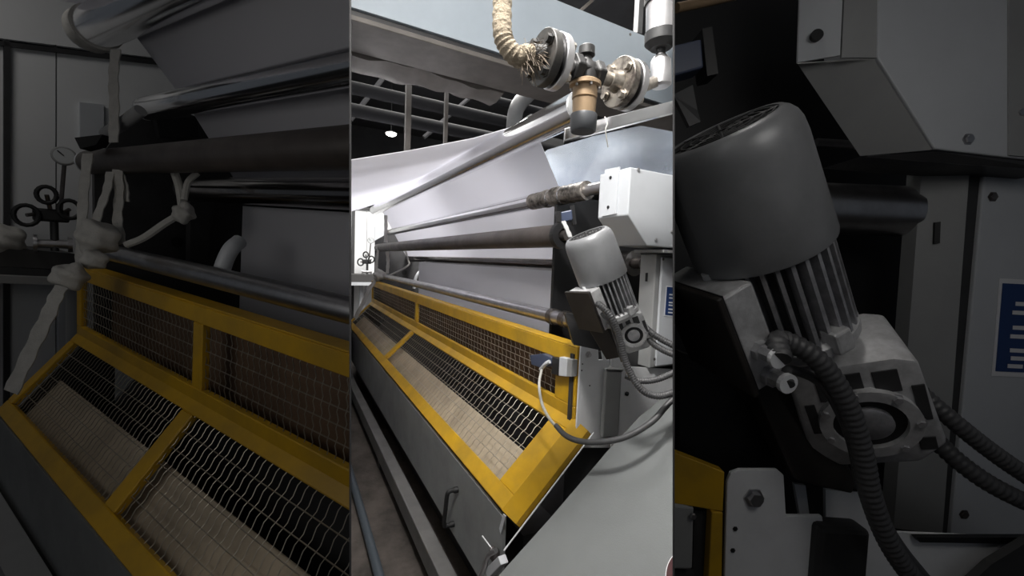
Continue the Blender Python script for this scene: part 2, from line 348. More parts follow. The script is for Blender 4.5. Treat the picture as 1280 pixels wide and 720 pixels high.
def gear_motor(T, B, cdir, D, label, bay, tiltbox=36, gx=-0.18, gq=0.18, gs=1.0):
    T, B = V(T), V(B); a = (B - T).normalized(); c = V(cdir); c = (c - a * c.dot(a)).normalized(); l = c.cross(a)
    if (R.transposed() @ l).x > 0: l = -l
    t = thing('gear_motor', label, 'motor', B)
    def P(u, x, y): return T + a * (u * D) + l * (x * D) + c * (y * D)     # along axis, left, to the viewer
    bm = newbm(); lathe(bm, T, a, [(q * D, r * D) for q, r in ((0.035, 0.36), (0.0, 0.375), (0.0, 0.40), (0.025, 0.435), (0.07, 0.468), (0.13, 0.488), (0.22, 0.497), (0.95, 0.505), (0.97, 0.50), (0.97, 0.47))], 48)
    obj('fan_cover', bm, 'motor', t, bay, True)
    g = None
    for k, rr in enumerate((0.07, 0.14, 0.21, 0.28, 0.345)):
        bm = newbm(); ring(bm, P(0.005, 0, 0), a, (rr - 0.008) * D, (rr + 0.008) * D, 0.02 * D, 32); obj('grille_ring', bm, 'frame_dark', t, bay)
    for k in range(8):
        an = k * math.pi / 4; d = l * math.cos(an) + c * math.sin(an)
        bm = newbm(); tube(bm, [P(0.012, 0, 0) + d * 0.05 * D, P(0.012, 0, 0) + d * 0.37 * D], 0.011 * D, 5); obj('grille_spoke', bm, 'frame_dark', t, bay)
    bm = newbm(); lathe(bm, P(0.03, 0, 0), a, [(0, 0.36 * D), (0.01 * D, 0.36 * D)], 24); obj('fan_well', bm, 'black', t, bay)
    bm = newbm(); lathe(bm, P(0.9, 0, 0), a, [(0, 0.36 * D), (0.84 * D, 0.36 * D)], 32); obj('stator_body', bm, 'frame_dark', t, bay, True)
    NF = 30
    for k in range(NF):
        an = k * 2 * math.pi / NF; d = l * math.cos(an) + c * math.sin(an); s = a.cross(d)
        bm = newbm(); boxv(bm, P(0.955, 0, 0) + d * 0.34 * D - s * 0.014 * D, a * 0.74 * D, d * (0.125 * D), s * 0.028 * D); obj('cooling_fin', bm, 'fin_light', t, bay)
    bm = newbm(); lathe(bm, P(1.68, 0, 0), a, [(q * D, r * D) for q, r in ((0, 0.44), (0.03, 0.47), (0.10, 0.47), (0.13, 0.40), (0.2, 0.36))], 36); obj('end_flange', bm, 'cast', t, bay, True)
    for an in (0.6, 2.2, 3.8, 5.4):
        d = l * math.cos(an) + c * math.sin(an); s = a.cross(d)
        bm = newbm(); cbox(bm, P(1.68, 0, 0) + d * 0.45 * D, a * 0.09 * D, d * 0.07 * D, s * 0.07 * D); bev(bm, 0.02 * D); obj('flange_lug', bm, 'cast', t, bay)
    # gear housing
    hx = [(-0.30, 1.66), (-0.20, 1.62), (0.25, 1.62), (0.34, 1.70), (0.36, 2.25), (0.22, 2.42), (-0.20, 2.42), (-0.34, 2.28)]
    bm = newbm(); prism(bm, [P(1.62 + gq + (q - 1.62) * gs, x * gs + gx, -0.27 * gs) for x, q in hx], c * 0.54 * D * gs); bev(bm, 0.035 * D)
    gh = obj('gear_housing', bm, 'cast', t, bay, True)
    for (x, q, hu, hxx) in ((0.17, 1.78, 0.09, 0.035), (0.02, 1.74, 0.06, 0.05), (-0.14, 1.77, 0.08, 0.06), (-0.27, 1.95, 0.13, 0.03), (0.27, 2.0, 0.12, 0.028), (-0.25, 2.26, 0.05, 0.04)):
        bm = newbm(); cbox(bm, P(1.62 + gq + (q - 1.62) * gs, x * gs + gx, 0.272 * gs), a * hu * D * gs, l * hxx * D * gs, c * 0.006 * D); bev(bm, 0.012 * D); obj('cast_pocket', bm, 'frame_dark', gh, bay)
    qo = 1.62 + gq + 0.43 * gs; Dg = D * gs
    bm = newbm(); ring(bm, P(qo, gx, 0.265 * gs), c, 0.185 * Dg, 0.255 * Dg, 0.05 * Dg, 36); obj('bearing_ring', bm, 'cast', gh, bay)
    bm = newbm(); lathe(bm, P(qo, gx, 0.262 * gs), c, [(0, 0.187 * Dg), (0.02 * Dg, 0.187 * Dg)], 30); obj('bearing_seal', bm, 'black', gh, bay)
    bm = newbm(); lathe(bm, P(qo, gx, 0.265 * gs), c, [(0, 0.12 * Dg), (0.045 * Dg, 0.12 * Dg), (0.055 * Dg, 0.105 * Dg)], 30); obj('shaft_cap', bm, 'fin_light', gh, bay, True)
    for k in range(7):
        an = k * 2 * math.pi / 7 + 0.3; bolt(gh, P(qo + 0.235 * gs * math.cos(an), 0.235 * gs * math.sin(an) + gx, 0.30 * gs), c, 0.024 * Dg, 0.03 * Dg, 'fin_light', bay)
    # terminal box
    th = math.radians(tiltbox); l2 = l * math.cos(th) + c * math.sin(th); c2 = c * math.cos(th) - l * math.sin(th)
    def Q(u, x, y): return T + a * (u * D) + l2 * (x * D) + c2 * (y * D)
    bm = newbm(); boxv(bm, Q(0.98, 0.40, -0.42), a * 0.82 * D, l2 * 0.25 * D, c2 * 0.78 * D); bev(bm, 0.02 * D)
    tb = obj('terminal_box', bm, 'cast', t, bay)
    bm = newbm(); boxv(bm, Q(0.96, 0.655, -0.44), a * 0.86 * D, l2 * 0.05 * D, c2 * 0.82 * D); bev(bm, 0.012 * D); obj('lid', bm, 'brown_dark', tb, bay, label='dark terminal box lid')
    bm = newbm(); boxv(bm, Q(0.96, 0.645, -0.43), a * 0.86 * D, l2 * 0.012 * D, c2 * 0.80 * D); obj('gasket', bm, 'black', tb, bay)
    gl = []
    for u in (1.50, 1.72):
        bm = newbm(); lathe(bm, Q(u, 0.52, 0.34), c2, [(0, 0.085 * D), (0.07 * D, 0.085 * D), (0.07 * D, 0.065 * D), (0.16 * D, 0.065 * D)], 8); obj('cable_gland', bm, 'fin_light', tb, bay)
        bm = newbm(); lathe(bm, Q(u, 0.52, 0.50), c2, [(0, 0.072 * D), (0.035 * D, 0.072 * D)], 18); obj('gland_ring', bm, 'white_plate', tb, bay)
        gl.append(Q(u, 0.52, 0.54))
    bm = newbm(); lathe(bm, Q(0.93, 0.48, 0.0), a, [(0, 0.05 * D), (0.08 * D, 0.05 * D)], 10); obj('lifting_eye', bm, 'white_plate', tb, bay)
    # mounting arm
    bm = newbm(); prism(bm, [P(1.75, 0.66, -0.25), P(1.75, 0.28, -0.1), P(2.65, 0.20, -0.1), P(2.68, 0.52, -0.25)], c * 0.30 * D); bev(bm, 0.02 * D)
    obj('mounting_arm', bm, 'brown_dark', t, bay, label='dark mounting arm under the terminal box')
    return t, gl, P, c
def conduit(pts, r, m, label, bay, corr=True, n=14, cat='cable'):
    path = catmull(pts, n); out = [path[0]]
    step = r * 0.17 if corr else r * 1.2; acc = 0.0
    for p, q in zip(path, path[1:]):
        d = (q - p).length; t = step - acc
        while t <= d: out.append(p.lerp(q, t / d)); t += step
        acc = d - (t - step)
    out.append(path[-1])
    rr = [r * (1.0 if not corr else (1.04 if (i // 2) % 2 else 0.93)) for i in range(len(out))]
    bm = newbm(); tube(bm, out, rr, 12); o = obj('cable', bm, m, None, bay, True)
    return tag(o, label, cat)

# ================================================================== MIDDLE BAY: the lit machine
B_ = 'c'
def sheet(F, prof, y0, y1, th=0.003):       # web following a profile of (X, z) or (X, z, y0, y1) points
    bm = newbm(); rows = []
    for q in prof:
        a, b = (q[2], q[3]) if len(q) > 2 else (y0, y1); rows.append((F.P(q[0], a, q[1]), F.P(q[0], b, q[1])))
    n = len(rows); nrm = []
    for i in range(n):
        d = rows[min(i + 1, n - 1)][0] - rows[max(i - 1, 0)][0]; nn = d.cross(F.D(0, 1, 0)); nrm.append(nn.normalized() * th)
    A = [[bm.verts.new(r[0]), bm.verts.new(r[1]), bm.verts.new(r[1] + k), bm.verts.new(r[0] + k)] for r, k in zip(rows, nrm)]
    for p, q in zip(A, A[1:]):
        for k in range(4): bm.faces.new((p[k], p[(k + 1) % 4], q[(k + 1) % 4], q[k]))
    bm.faces.new(A[0][::-1]); bm.faces.new(A[-1]); return bm
# rollers
def worn_end(t):
    bm = newbm(); n = 26; X, z = 1.15, 0.328
    pr = [(0.46 * k / n, 0.042 + 0.003 * math.sin(k * 2.3) * (1 if 3 < k < 18 else 0.2) + (0.004 if k in (12, 13, 14, 18) else 0)) for k in range(n + 1)]
    lathe(bm, C.P(X, 1.46, z), C.D(0, 1, 0), pr, 20); obj('worn_sleeve', bm, 'worn', t, B_, True, label='scaly worn sleeve on the near end')
    bm = newbm(); lathe(bm, C.P(X, 1.33, z), C.D(0, 1, 0), [(0, 0.026), (0.16, 0.026)], 16); obj('drive_shaft', bm, 'steel', t, B_, True)
roller(C, 1.0, 0.618, 0.063, 1.34, 5.72, 'chrome', 'thick mirror-bright chrome roller, highest one, carrying the white web', B_, collar='white_plate')
roller(C, 1.15, 0.328, 0.040, 1.62, 5.62, 'chrome', 'slim chrome roller with a scaly worn near end, below the highest one', B_, worn_end, 'light_grey')
def ringend(t):
    bm = newbm(); ring(bm, C.P(1.05, 1.475, 0.125), C.D(0, 1, 0), 0.03, 0.060, 0.03); obj('end_ring', bm, 'black', t, B_)
roller(C, 1.05, 0.125, 0.051, 1.50, 5.72, 'rubber', 'dark rubber-covered roller running to the motor fan end', B_, ringend, 'light_grey')
roller(C, 1.48, 0.018, 0.062, 1.48, 5.72, 'dark_chrome', 'dark polished steel roller behind the motor, above the hanging web', B_, None, 'frame_dark')
def clampend(t):
    for y, r in ((1.50, 0.039), (1.60, 0.0385)):
        bm = newbm(); ring(bm, C.P(1.11, y, -0.25), C.D(0, 1, 0), 0.02, r, 0.035); obj('shaft_collar', bm, 'dark_steel', t, B_)
roller(C, 1.11, -0.25, 0.034, 1.42, 5.66, 'steel', 'slim bare steel roller just above the bright yellow guard', B_, clampend, 'light_grey')
# web: in over the top roller, down behind, and hanging below
arc = [(1.0 + 0.067 * math.cos(a), 0.618 + 0.067 * math.sin(a)) for a in [math.radians(112 - 14 * k) for k in range(9)]]
prof = [(-1.3, -0.04), (-0.5, 0.20), (0.1, 0.37), (0.5, 0.497), (0.8, 0.603)] + arc
prof = [(x, z, 1.93 - 0.17 * max(0, (i - 5) / 8.0), 5.62) for i, (x, z) in enumerate(prof)] + [(1.40, 0.03, 1.74, 5.62)]
web = thing('web', 'white web of material running over the chrome rollers of the lit machine', 'web', C.P(1.5, 3.5, -0.7))
obj('upper_web', sheet(C, prof, 1.9, 5.6), 'web', web, B_, True)
obj('hanging_web', sheet(C, [(1.56, 0.0), (1.56, -0.3), (1.57, -0.75)], 1.70, 5.55), 'web', web, B_)
# yellow guard
g, GO, GU, GV, GN, GW = guard(C, 1.0, -0.323, -0.612, 0.692, -0.906, 1.267, 5.80, 3.58, B_, 'yellow safety guard with wire mesh in front of the brightly lit machine', 0.046, 0.14, 0.068)
def gp(y, v, n): return GO + GU * y + GV * v + GN * n
bm = newbm(); prism(bm, [gp(1.268, 0, 0.012), gp(1.268, GW, 0.012), gp(1.228, GW, -0.042), gp(1.228, 0, -0.042)], GN * -0.004); obj('side_skirt', bm, 'yellow', g, B_)
bm = newbm(); prism(bm, [gp(1.228, 0, -0.042), gp(1.228, GW, -0.042), gp(1.230, GW, -0.068), gp(1.230, 0, -0.068)], GU * 0.004); obj('lower_skirt', bm, 'yellow', g, B_)
bm = newbm(); boxv(bm, gp(1.222, -0.01, -0.066), GU * -0.005, GV * (GW + 0.10), GN * 0.003); obj('edge_strip', bm, 'white_plate', g, B_, label='bare metal edge strip with its shine painted white')  # white colour stands in for the shine of bare metal
# machine body below the guard
mb = thing('coating_machine', 'grey machine body with a lift-off front panel under the bright yellow guard', 'machine', C.P(0.7, 3.5, FLOOR))
bm = newbm(); prism(bm, [C.P(0.688, 1.262, -0.925), C.P(0.70, 1.262, -0.925), C.P(0.70, 1.262, -1.29), C.P(0.688, 1.262, -1.29)], C.D(0, 4.54, 0)); obj('front_panel', bm, 'grey_paint', mb, B_)
bm = newbm(); boxv(bm, C.P(0.80, 1.30, FLOOR), C.D(0.9, 0, 0), C.D(0, 4.45, 0), C.D(0, 0, 0.50)); obj('plinth', bm, 'frame_dark', mb, B_)
h0 = C.on(571, 612, 0, 0.683); h1 = C.on(566, 655, 0, 0.683); off = C.D(-0.045, 0, 0)
bm = newbm(); tube(bm, catmull([h0, h0 + off * 0.8, h0.lerp(h1, 0.12) + off, h0.lerp(h1, 0.5) + off, h0.lerp(h1, 0.88) + off, h1 + off * 0.8, h1], 6), 0.010, 10)
hd = obj('panel_handle', bm, 'black_plastic', mb, B_, True, label='black bow handle on the front panel')
for p in (h0, h1):
    bm = newbm(); lathe(bm, p, C.D(-1, 0, 0), [(-0.01, 0.014), (0.012, 0.014), (0.02, 0.009)], 14); obj('handle_foot', bm, 'black_plastic', hd, B_, True)
# latch at the near lower corner
lt = thing('corner_latch', 'small silver toggle latch at the near lower corner of the grey panel', 'latch', C.on(612, 700, 0, 0.68))
p = lambda x, y, X=0.675: C.on(x, y, 0, X)
bm = newbm(); prism(bm, [p(614, 709), p(632, 692), p(636, 703), p(619, 720)], C.D(-0.03, 0, 0)); bev(bm, 0.003); obj('latch_base', bm, 'light_grey', lt, B_)
bm = newbm(); tube(bm, catmull([p(600, 720, 0.64), p(606, 708, 0.64), p(610, 695, 0.64), p(620, 688, 0.65)], 5), 0.009, 8); obj('latch_lever', bm, 'steel', lt, B_, True)
bm = newbm(); lathe(bm, p(618, 694, 0.67), C.D(-0.3, 0, 1), [(-0.02, 0.016), (0.01, 0.022), (0.03, 0.012)], 12); obj('latch_pivot', bm, 'dark_steel', lt, B_, True)
bm = newbm(); tube(bm, [p(615, 686, 0.66), p(603, 670, 0.66)], 0.0025, 6); obj('latch_wire', bm, 'white_plate', lt, B_)
bm = newbm(); prism(bm, [p(627, 668, 0.686), p(633, 645, 0.686), p(630, 642, 0.686), p(625, 660, 0.686)], C.D(-0.004, 0, 0)); obj('tape_patch', bm, 'light_grey', mb, B_, label='pale torn tape on the panel corner')
# floor beam and hose
fb = thing('floor_beam', 'long grey steel floor beam along the foot of the machine', 'beam', C.P(0.64, 3.5, FLOOR))
bm = newbm(); boxv(bm, C.P(0.576, 0.9, -1.47), C.D(0.072, 0, 0), C.D(0, 7.0, 0), C.D(0, 0, 0.11)); bev(bm, 0.006); obj('beam_body', bm, 'beam_paint', fb, B_)
for y in (1.5, 3.0, 4.5, 6.0):
    bm = newbm(); boxv(bm, C.P(0.59, y, FLOOR), C.D(0.05, 0, 0), C.D(0, 0.08, 0), C.D(0, 0, 0.08)); obj('beam_foot', bm, 'frame_dark', fb, B_)
conduit([C.P(0.385, 1.2, FLOOR + 0.026), C.P(0.39, 2.5, FLOOR + 0.026), C.P(0.385, 4.0, FLOOR + 0.026), C.P(0.40, 6.0, FLOOR + 0.026)], 0.024, 'floor_hose', 'blue-grey hose lying on the floor beside the steel beam', B_, False, cat='hose')
# near cover plate on the right
Pn = GN
def slope_pt(px, py, off=0.0):
    d = C.ray(px, py); o = GO + GN * off - CAM; k = o.dot(GN) / d.dot(GN); return CAM + d * k
cp = thing('cover_plate', 'big sloping grey cover plate in front of the motor, with a warning sticker', 'cover', slope_pt(800, 700))
pts = [slope_pt(622, 721), slope_pt(690, 645), slope_pt(760, 563), slope_pt(800, 520), slope_pt(842, 487), slope_pt(890, 470), slope_pt(900, 800), slope_pt(620, 800)]
bm = newbm(); prism(bm, pts, GN * -0.006); obj('plate_sheet', bm, 'plate_paint', cp, B_)
bm = newbm(); e0, e1 = slope_pt(622, 721), slope_pt(842, 487); boxv(bm, e0 - GN * 0.006, e1 - e0, GN * -0.05, GU * -0.004); obj('plate_edge', bm, 'black', cp, B_)
sc_ = slope_pt(866, 722, 0.0012); ex = (slope_pt(832, 722) - slope_pt(866, 722)).length
for r0, r1, m, hh in ((0.0, ex, 'white_ink', 0.0008), (ex * 0.72, ex * 0.965, 'maroon', 0.0016)):
    bm = newbm()
    if r0 == 0: lathe(bm, sc_, GN, [(0, r1), (hh, r1)], 64)
    else: ring(bm, sc_, GN, r0, r1, hh, 64)
    obj('sticker_ring' if r0 else 'sticker_disc', bm, m, cp, B_)
# machine side frame plates (near end)
sf = thing('side_frame', 'white and black machine side plates at the near end of the yellow guard', 'frame', C.P(1.1, 1.25, -0.9))
q = lambda x, y, Y=1.25: C.on(x, y, 1, Y)
bm = newbm(); prism(bm, [q(726, 433), q(729, 431.5), q(746, 431), q(748, 434), q(748.5, 449.5), q(762.5, 449.5), q(763, 470), q(763, 560), q(719, 560)], C.D(0, 0.008, 0)); bev(bm, 0.002, 1); obj('corner_plate', bm, 'white_plate', sf, B_)
bolt(sf, q(735, 443, 1.249), C.D(0, -1, 0), 0.010, 0.012, 'steel', B_)
for x, y in ((728, 455), (727, 463), (737, 482)): bolt(sf, q(x, y, 1.249), C.D(0, -1, 0), 0.0022, 0.003, 'black', B_, 'rivet')
bm = newbm(); boxv(bm, q(758, 461, 1.222), q(778, 461, 1.222) - q(758, 461, 1.222), C.D(0, 0, -0.28), C.D(0, 0.02, 0)); bev(bm, 0.006); obj('box_post', bm, 'mid_grey', sf, B_)
bm = newbm(); prism(bm, [q(758, 461, 1.222), q(763, 455, 1.240), q(781, 457, 1.240), q(778, 462, 1.222)], C.D(0, 0, -0.01)); obj('post_cap', bm, 'mid_grey', sf, B_)
bm = newbm(); prism(bm, [q(764, 440, 1.23), q(779, 441, 1.23), q(782, 458, 1.23), q(850, 462, 1.23), q(850, 500, 1.23), q(775, 560, 1.23), q(764, 560, 1.23)], C.D(0, 0.006, 0)); obj('rear_plate', bm, 'white_plate', sf, B_)
bm = newbm(); prism(bm, [q(752, 437, 1.24), q(756, 437, 1.24), q(758, 450, 1.24), q(754, 450, 1.24)], C.D(0, 0.006, 0)); obj('small_tab', bm, 'white_plate', sf, B_)
bm = newbm(); lathe(bm, q(783, 492, 1.228), C.D(0, -1, 0), [(0, 0.009), (0.006, 0.009), (0.008, 0.005)], 14); obj('grommet', bm, 'black_plastic', sf, B_)
bm = newbm(); boxv(bm, C.P(1.13, 1.66, -0.70), C.D(0.9, 0, 0), C.D(0, 0.02, 0), C.D(0, 0, 1.03)); obj('bearing_plate', bm, 'black', sf, B_)
bm = newbm(); boxv(bm, C.P(0.98, 1.28, -1.45), C.D(0.7, 0, 0), C.D(0, 0.02, 0), C.D(0, 0, 1.10)); obj('lower_plate', bm, 'frame_dark', sf, B_)
# far side frame
ff = thing('side_frame', 'dark machine side plate with a round hole at the far end of the lit rollers', 'frame', C.P(1.3, 5.8, -0.6))
bm = newbm(); prism(bm, [C.P(1.02, 5.78, 0.22), C.P(1.30, 5.78, 0.40), C.P(1.72, 5.78, 0.30), C.P(1.72, 5.78, -0.95), C.P(1.02, 5.78, -0.95)], C.D(0, 0.03, 0)); obj('plate', bm, 'frame_dark', ff, B_)
bm = newbm(); lathe(bm, C.P(1.42, 5.776, -0.20), C.D(0, -1, 0), [(0, 0.035), (0.004, 0.035)], 20); obj('hole_liner', bm, 'black', ff, B_)
bm = newbm(); tube(bm, catmull([C.P(1.55, 5.74, -0.42), C.P(1.56, 5.72, -0.3), C.P(1.60, 5.70, -0.2), C.P(1.68, 5.70, -0.16)], 6), 0.022, 10); obj('bent_pipe', bm, 'light_grey', ff, B_, True)
# straps tied at the far end
def straps(F, S, base, bay, who):
    # S: size factor. tied cloth straps and ropes; F.on() picks give the ends
    pass
def strap(F, pts, width, label, bay, wdir):
    bm = newbm(); ribbon(bm, catmull(pts, 6), wdir, width, 0.004); return obj('cloth_strap', bm, 'rope', None, bay, True, label, 'strap')
def rope(pts, r, label, bay):
    bm = newbm(); tube(bm, catmull(pts, 6), r, 8); return obj('tied_rope', bm, 'rope', None, bay, True, label, 'rope')
def knot(name, pos, r, label, bay, seedn):
    rnd = random.Random(seedn); bm = newbm(); bmesh.ops.create_icosphere(bm, subdivisions=4, radius=r)
    for v in bm.verts:
        n = v.co.normalized(); v.co = n * r * (1 + 0.16 * math.sin(n.x * 4 + seedn) * math.cos(n.y * 3 + 1) + 0.10 * math.sin(n.z * 6 + n.x * 3 + seedn)) + V(pos)
    return obj(name, bm, 'rope', None, bay, True, label, 'knot')
k = lambda x, y, r=5.6: deep(x, y, r)
strap(C, [k(482, 269), k(482.5, 285), k(482, 303)], 0.045, 'white strap hanging from the highest lit roller to the dark one', B_, RGT)
strap(C, [k(484, 314), k(485, 328), k(484, 342)], 0.04, 'white strap hanging below the far end of the dark rubber roller', B_, RGT)
strap(C, [k(473, 308), k(471, 325), k(470, 348)], 0.035, 'white strap hanging at the outer end of the dark rubber roller', B_, RGT)
strap(C, [k(470, 350), k(461, 362), k(454, 378), k(444, 398)], 0.05, 'white cloth strap trailing down the far end of the yellow guard', B_, RGT)
knot('cloth_knot', k(474, 344), 0.075, 'white cloth knot at the far end of the bare steel roller', B_, 3)
rope([k(507, 313), k(510, 325), k(511, 331), k(500, 338), k(487, 344)], 0.012, 'thin white rope tied from the dark roller to the cloth knot', B_)
# limit switch on the guard
ls = thing('limit_switch', 'dark blue limit switch on a grey bracket near the end of the bright guard', 'switch', C.on(680, 455, 0, 0.97))
s_ = lambda x, y, X=0.965: C.on(x, y, 0, X)
bm = newbm(); prism(bm, [s_(662, 444), s_(678, 442), s_(690, 448), s_(688, 458), s_(676, 460), s_(664, 456)], C.D(0.035, 0, 0)); bev(bm, 0.003); obj('plug_body', bm, 'switch_blue', ls, B_)
bm = newbm(); prism(bm, [s_(690, 446), s_(699, 449), s_(698, 470), s_(689, 467)], C.D(0.06, 0, 0)); bev(bm, 0.002, 1); obj('contact_block', bm, 'black', ls, B_)
bm = newbm(); prism(bm, [s_(699, 446), s_(709, 448), s_(708, 471), s_(698, 470)], C.D(0.045, 0, 0)); bev(bm, 0.003); obj('bracket', bm, 'light_grey', ls, B_)
bm = newbm(); prism(bm, [s_(709, 448), s_(715, 450), s_(714, 471), s_(708, 471)], C.D(0.03, 0, 0)); bev(bm, 0.002); obj('bracket_tab', bm, 'mid_grey', ls, B_)
bm = newbm(); tube(bm, catmull([s_(676, 462, 0.955), s_(682, 455, 0.95), s_(687, 452, 0.955)], 5), 0.0085, 10); obj('connector', bm, 'light_grey', ls, B_, True)
conduit([s_(677, 462, 0.955), deep(674, 480, 1.6), deep(677, 503, 1.58), deep(686, 522, 1.56), deep(697, 535, 1.55)], 0.0055, 'rope', 'pale thin cable curving down from the limit switch', B_, False)
conduit([deep(695, 532, 1.55), deep(708, 545, 1.50), deep(728, 552, 1.46), deep(756, 552, 1.42), deep(785, 545, 1.40), deep(815, 527, 1.40), deep(835, 505, 1.42), deep(860, 480, 1.44)], 0.0095, 'cable', 'dark grey cable sagging over the top of the sloping cover plate', B_, False)
# gear motor of the middle bay
Tm, Bm = deep(733, 292, 1.39), deep(773, 400, 1.47)
gm, gl, PM, cm = gear_motor(Tm, Bm, CAM - Tm.lerp(Bm, 0.5), 0.166, 'grey finned gear motor with terminal box beside the bright yellow guard', B_)
bm = newbm(); prism(bm, [deep(706, 392, 1.54), deep(735, 396, 1.53), deep(752, 425, 1.53), deep(762, 441, 1.53), deep(746, 437, 1.53), deep(717, 431, 1.54)], FWD * 0.05); obj('mounting_plate', bm, 'black', gm, B_)
conduit([gl[0], deep(748, 380, 1.30), deep(764, 396, 1.28), deep(775, 425, 1.30), deep(783, 455, 1.32), deep(800, 485, 1.34), deep(822, 495, 1.36), deep(850, 488, 1.38)], 0.0105, 'cable', 'thick ribbed conduit curving from the small motor down to the right', B_)
conduit([gl[1], deep(752, 392, 1.31), deep(763, 405, 1.30), deep(770, 425, 1.32), deep(778, 452, 1.34)], 0.0055, 'cable', 'thin cable running beside the thick conduit from the small motor', B_, False)
conduit([deep(783, 380, 1.52), deep(800, 402, 1.48), deep(820, 420, 1.45), deep(850, 436, 1.43)], 0.0105, 'cable', 'upper of two ribbed conduits leaving the small motor to the right', B_)
conduit([deep(795, 400, 1.52), deep(812, 425, 1.47), deep(828, 437, 1.44), deep(852, 447, 1.42)], 0.0105, 'cable', 'lower of two ribbed conduits leaving the small motor to the right', B_)
conduit([deep(782, 470, 1.36), deep(800, 476, 1.35), deep(822, 474, 1.36), deep(850, 462, 1.38)], 0.0095, 'cable', 'dark cable loop lying behind the sloping cover plate', B_)
# proximity sensor above the fan
ps = thing('sensor_block', 'small dark blue sensor block above the fan of the small motor', 'sensor', deep(708, 270, 1.5))
bm = newbm(); prism(bm, [deep(701, 265, 1.5), deep(715, 262, 1.5), deep(716, 275, 1.5), deep(702, 278, 1.5)], FWD * 0.04); bev(bm, 0.004); obj('sensor_body', bm, 'switch_blue', ps, B_)
bm = newbm(); prism(bm, [deep(695, 264, 1.5), deep(701, 264, 1.5), deep(702, 278, 1.5), deep(697, 277, 1.5)], FWD * 0.04); obj('sensor_cap', bm, 'black', ps, B_)
bm = newbm(); prism(bm, [deep(714, 257, 1.52), deep(718, 256, 1.52), deep(721, 280, 1.52), deep(717, 281, 1.52)], FWD * 0.03); obj('sensor_bracket', bm, 'black', ps, B_)
bm = newbm(); ribbon(bm, catmull([deep(704, 277, 1.5), deep(708, 285, 1.48), deep(713, 297, 1.45)], 5), RGT, 0.014, 0.006); obj('sensor_lead', bm, 'mid_grey', ps, B_)
# cover box
cb = thing('cover_box', 'light grey sheet metal cover box above the small motor', 'box', C.P(1.2, 1.2, 0.08))
fx = [(1.10, 0.366), (1.75, 0.366), (1.75, 0.075), (1.205, 0.085), (1.10, 0.192)]
bm = newbm(); prism(bm, [C.P(x, 1.15, z) for x, z in fx], C.D(0, 0.17, 0)); bev(bm, 0.004); obj('box_shell', bm, 'light_grey', cb, B_)
bm = newbm(); prism(bm, [C.on(756, 212, 0, 1.094), C.on(774, 208.5, 0, 1.094), C.on(770, 267, 0, 1.094), C.on(752, 270.5, 0, 1.094)], C.D(0.006, 0, 0)); obj('side_flange', bm, 'light_grey', cb, B_)
for x, y in ((763, 222), (760, 259)):
    bm = newbm(); lathe(bm, C.on(x, y, 0, 1.0925), C.D(-1, 0, 0), [(-0.004, 0.0065), (0.0008, 0.0065)], 16); obj('flange_hole', bm, 'black', cb, B_)
for x, y in ((798, 212), (820, 300), (840, 290)): bolt(cb, q(x, y, 1.149), C.D(0, -1, 0), 0.006, 0.004, 'steel', B_, 'screw')
bm = newbm(); boxv(bm, C.P(1.30, 1.1495, 0.062), C.D(0.6, 0, 0), C.D(0, 0.16, 0), C.D(0, 0, 0.012)); obj('bottom_lip', bm, 'mid_grey', cb, B_)
# column cabinet with blue notice
cc = thing('column_cabinet', 'grey sheet metal column with a blue notice beside the small motor', 'cabinet', C.P(1.4, 1.25, -0.4))
bm = newbm(); boxv(bm, C.P(1.33, 1.215, -0.42), C.D(0.6, 0, 0), C.D(0, 0.085, 0), C.D(0, 0, 0.475)); bev(bm, 0.004); obj('column_body', bm, 'mid_grey', cc, B_)
bm = newbm(); boxv(bm, C.P(1.352, 1.200, -0.41), C.D(0.6, 0, 0), C.D(0, 0.012, 0), C.D(0, 0, 0.455)); bev(bm, 0.003); obj('front_panel', bm, 'light_grey', cc, B_)
bm = newbm(); cbox(bm, C.P(1.3295, 1.26, -0.04), C.D(0.0012, 0, 0), C.D(0, 0.006, 0), C.D(0, 0, 0.018)); obj('slot_hole', bm, 'black', cc, B_)
for x, y in ((829, 324), (818, 449)): bolt(cc, q(x, y, 1.1995), C.D(0, -1, 0), 0.005, 0.003, 'dark_steel', B_, 'screw')
n0, n1, n2, n3 = q(833, 357, 1.1985), q(860, 360, 1.1985), q(858, 398, 1.1985), q(830, 395, 1.1985)
bm = newbm(); prism(bm, [n0, n1, n2, n3], C.D(0, 0.001, 0)); nb = obj('notice_border', bm, 'white_ink', cc, B_)
n0, n1, n2, n3 = q(834, 358.5, 1.1975), q(860, 361, 1.1975), q(858, 396, 1.1975), q(831.5, 393.5, 1.1975)
bm = newbm(); prism(bm, [n0, n1, n2, n3], C.D(0, 0.001, 0)); ns = obj('notice_field', bm, 'blue_sign', cc, B_)
for f0 in (0.24, 0.36, 0.52, 0.62, 0.76, 0.88):
    a0, a1 = n0.lerp(n3, f0), n1.lerp(n2, f0); bm = newbm(); boxv(bm, a0.lerp(a1, 0.12) - V((0, 0.0012, 0)), (a1 - a0) * 0.8, (n3 - n0) * 0.05, V((0, 0.001, 0))); obj('text_line', bm, 'white_ink', ns, B_)
# polished sheet behind the box
bm = newbm(); sx = lambda x, y: C.on(x, y, 0, 1.42)
prism(bm, [sx(672, 196), sx(685, 187), sx(742, 170), sx(801, 157), sx(860, 168), sx(870, 225), sx(740, 240), sx(689, 237)], C.D(0.004, 0, 0))
obj('polished_sheet', bm, 'mirror_sheet', None, B_, False, 'blue-tinted polished metal sheet with a cut corner behind the cover box', 'sheet')
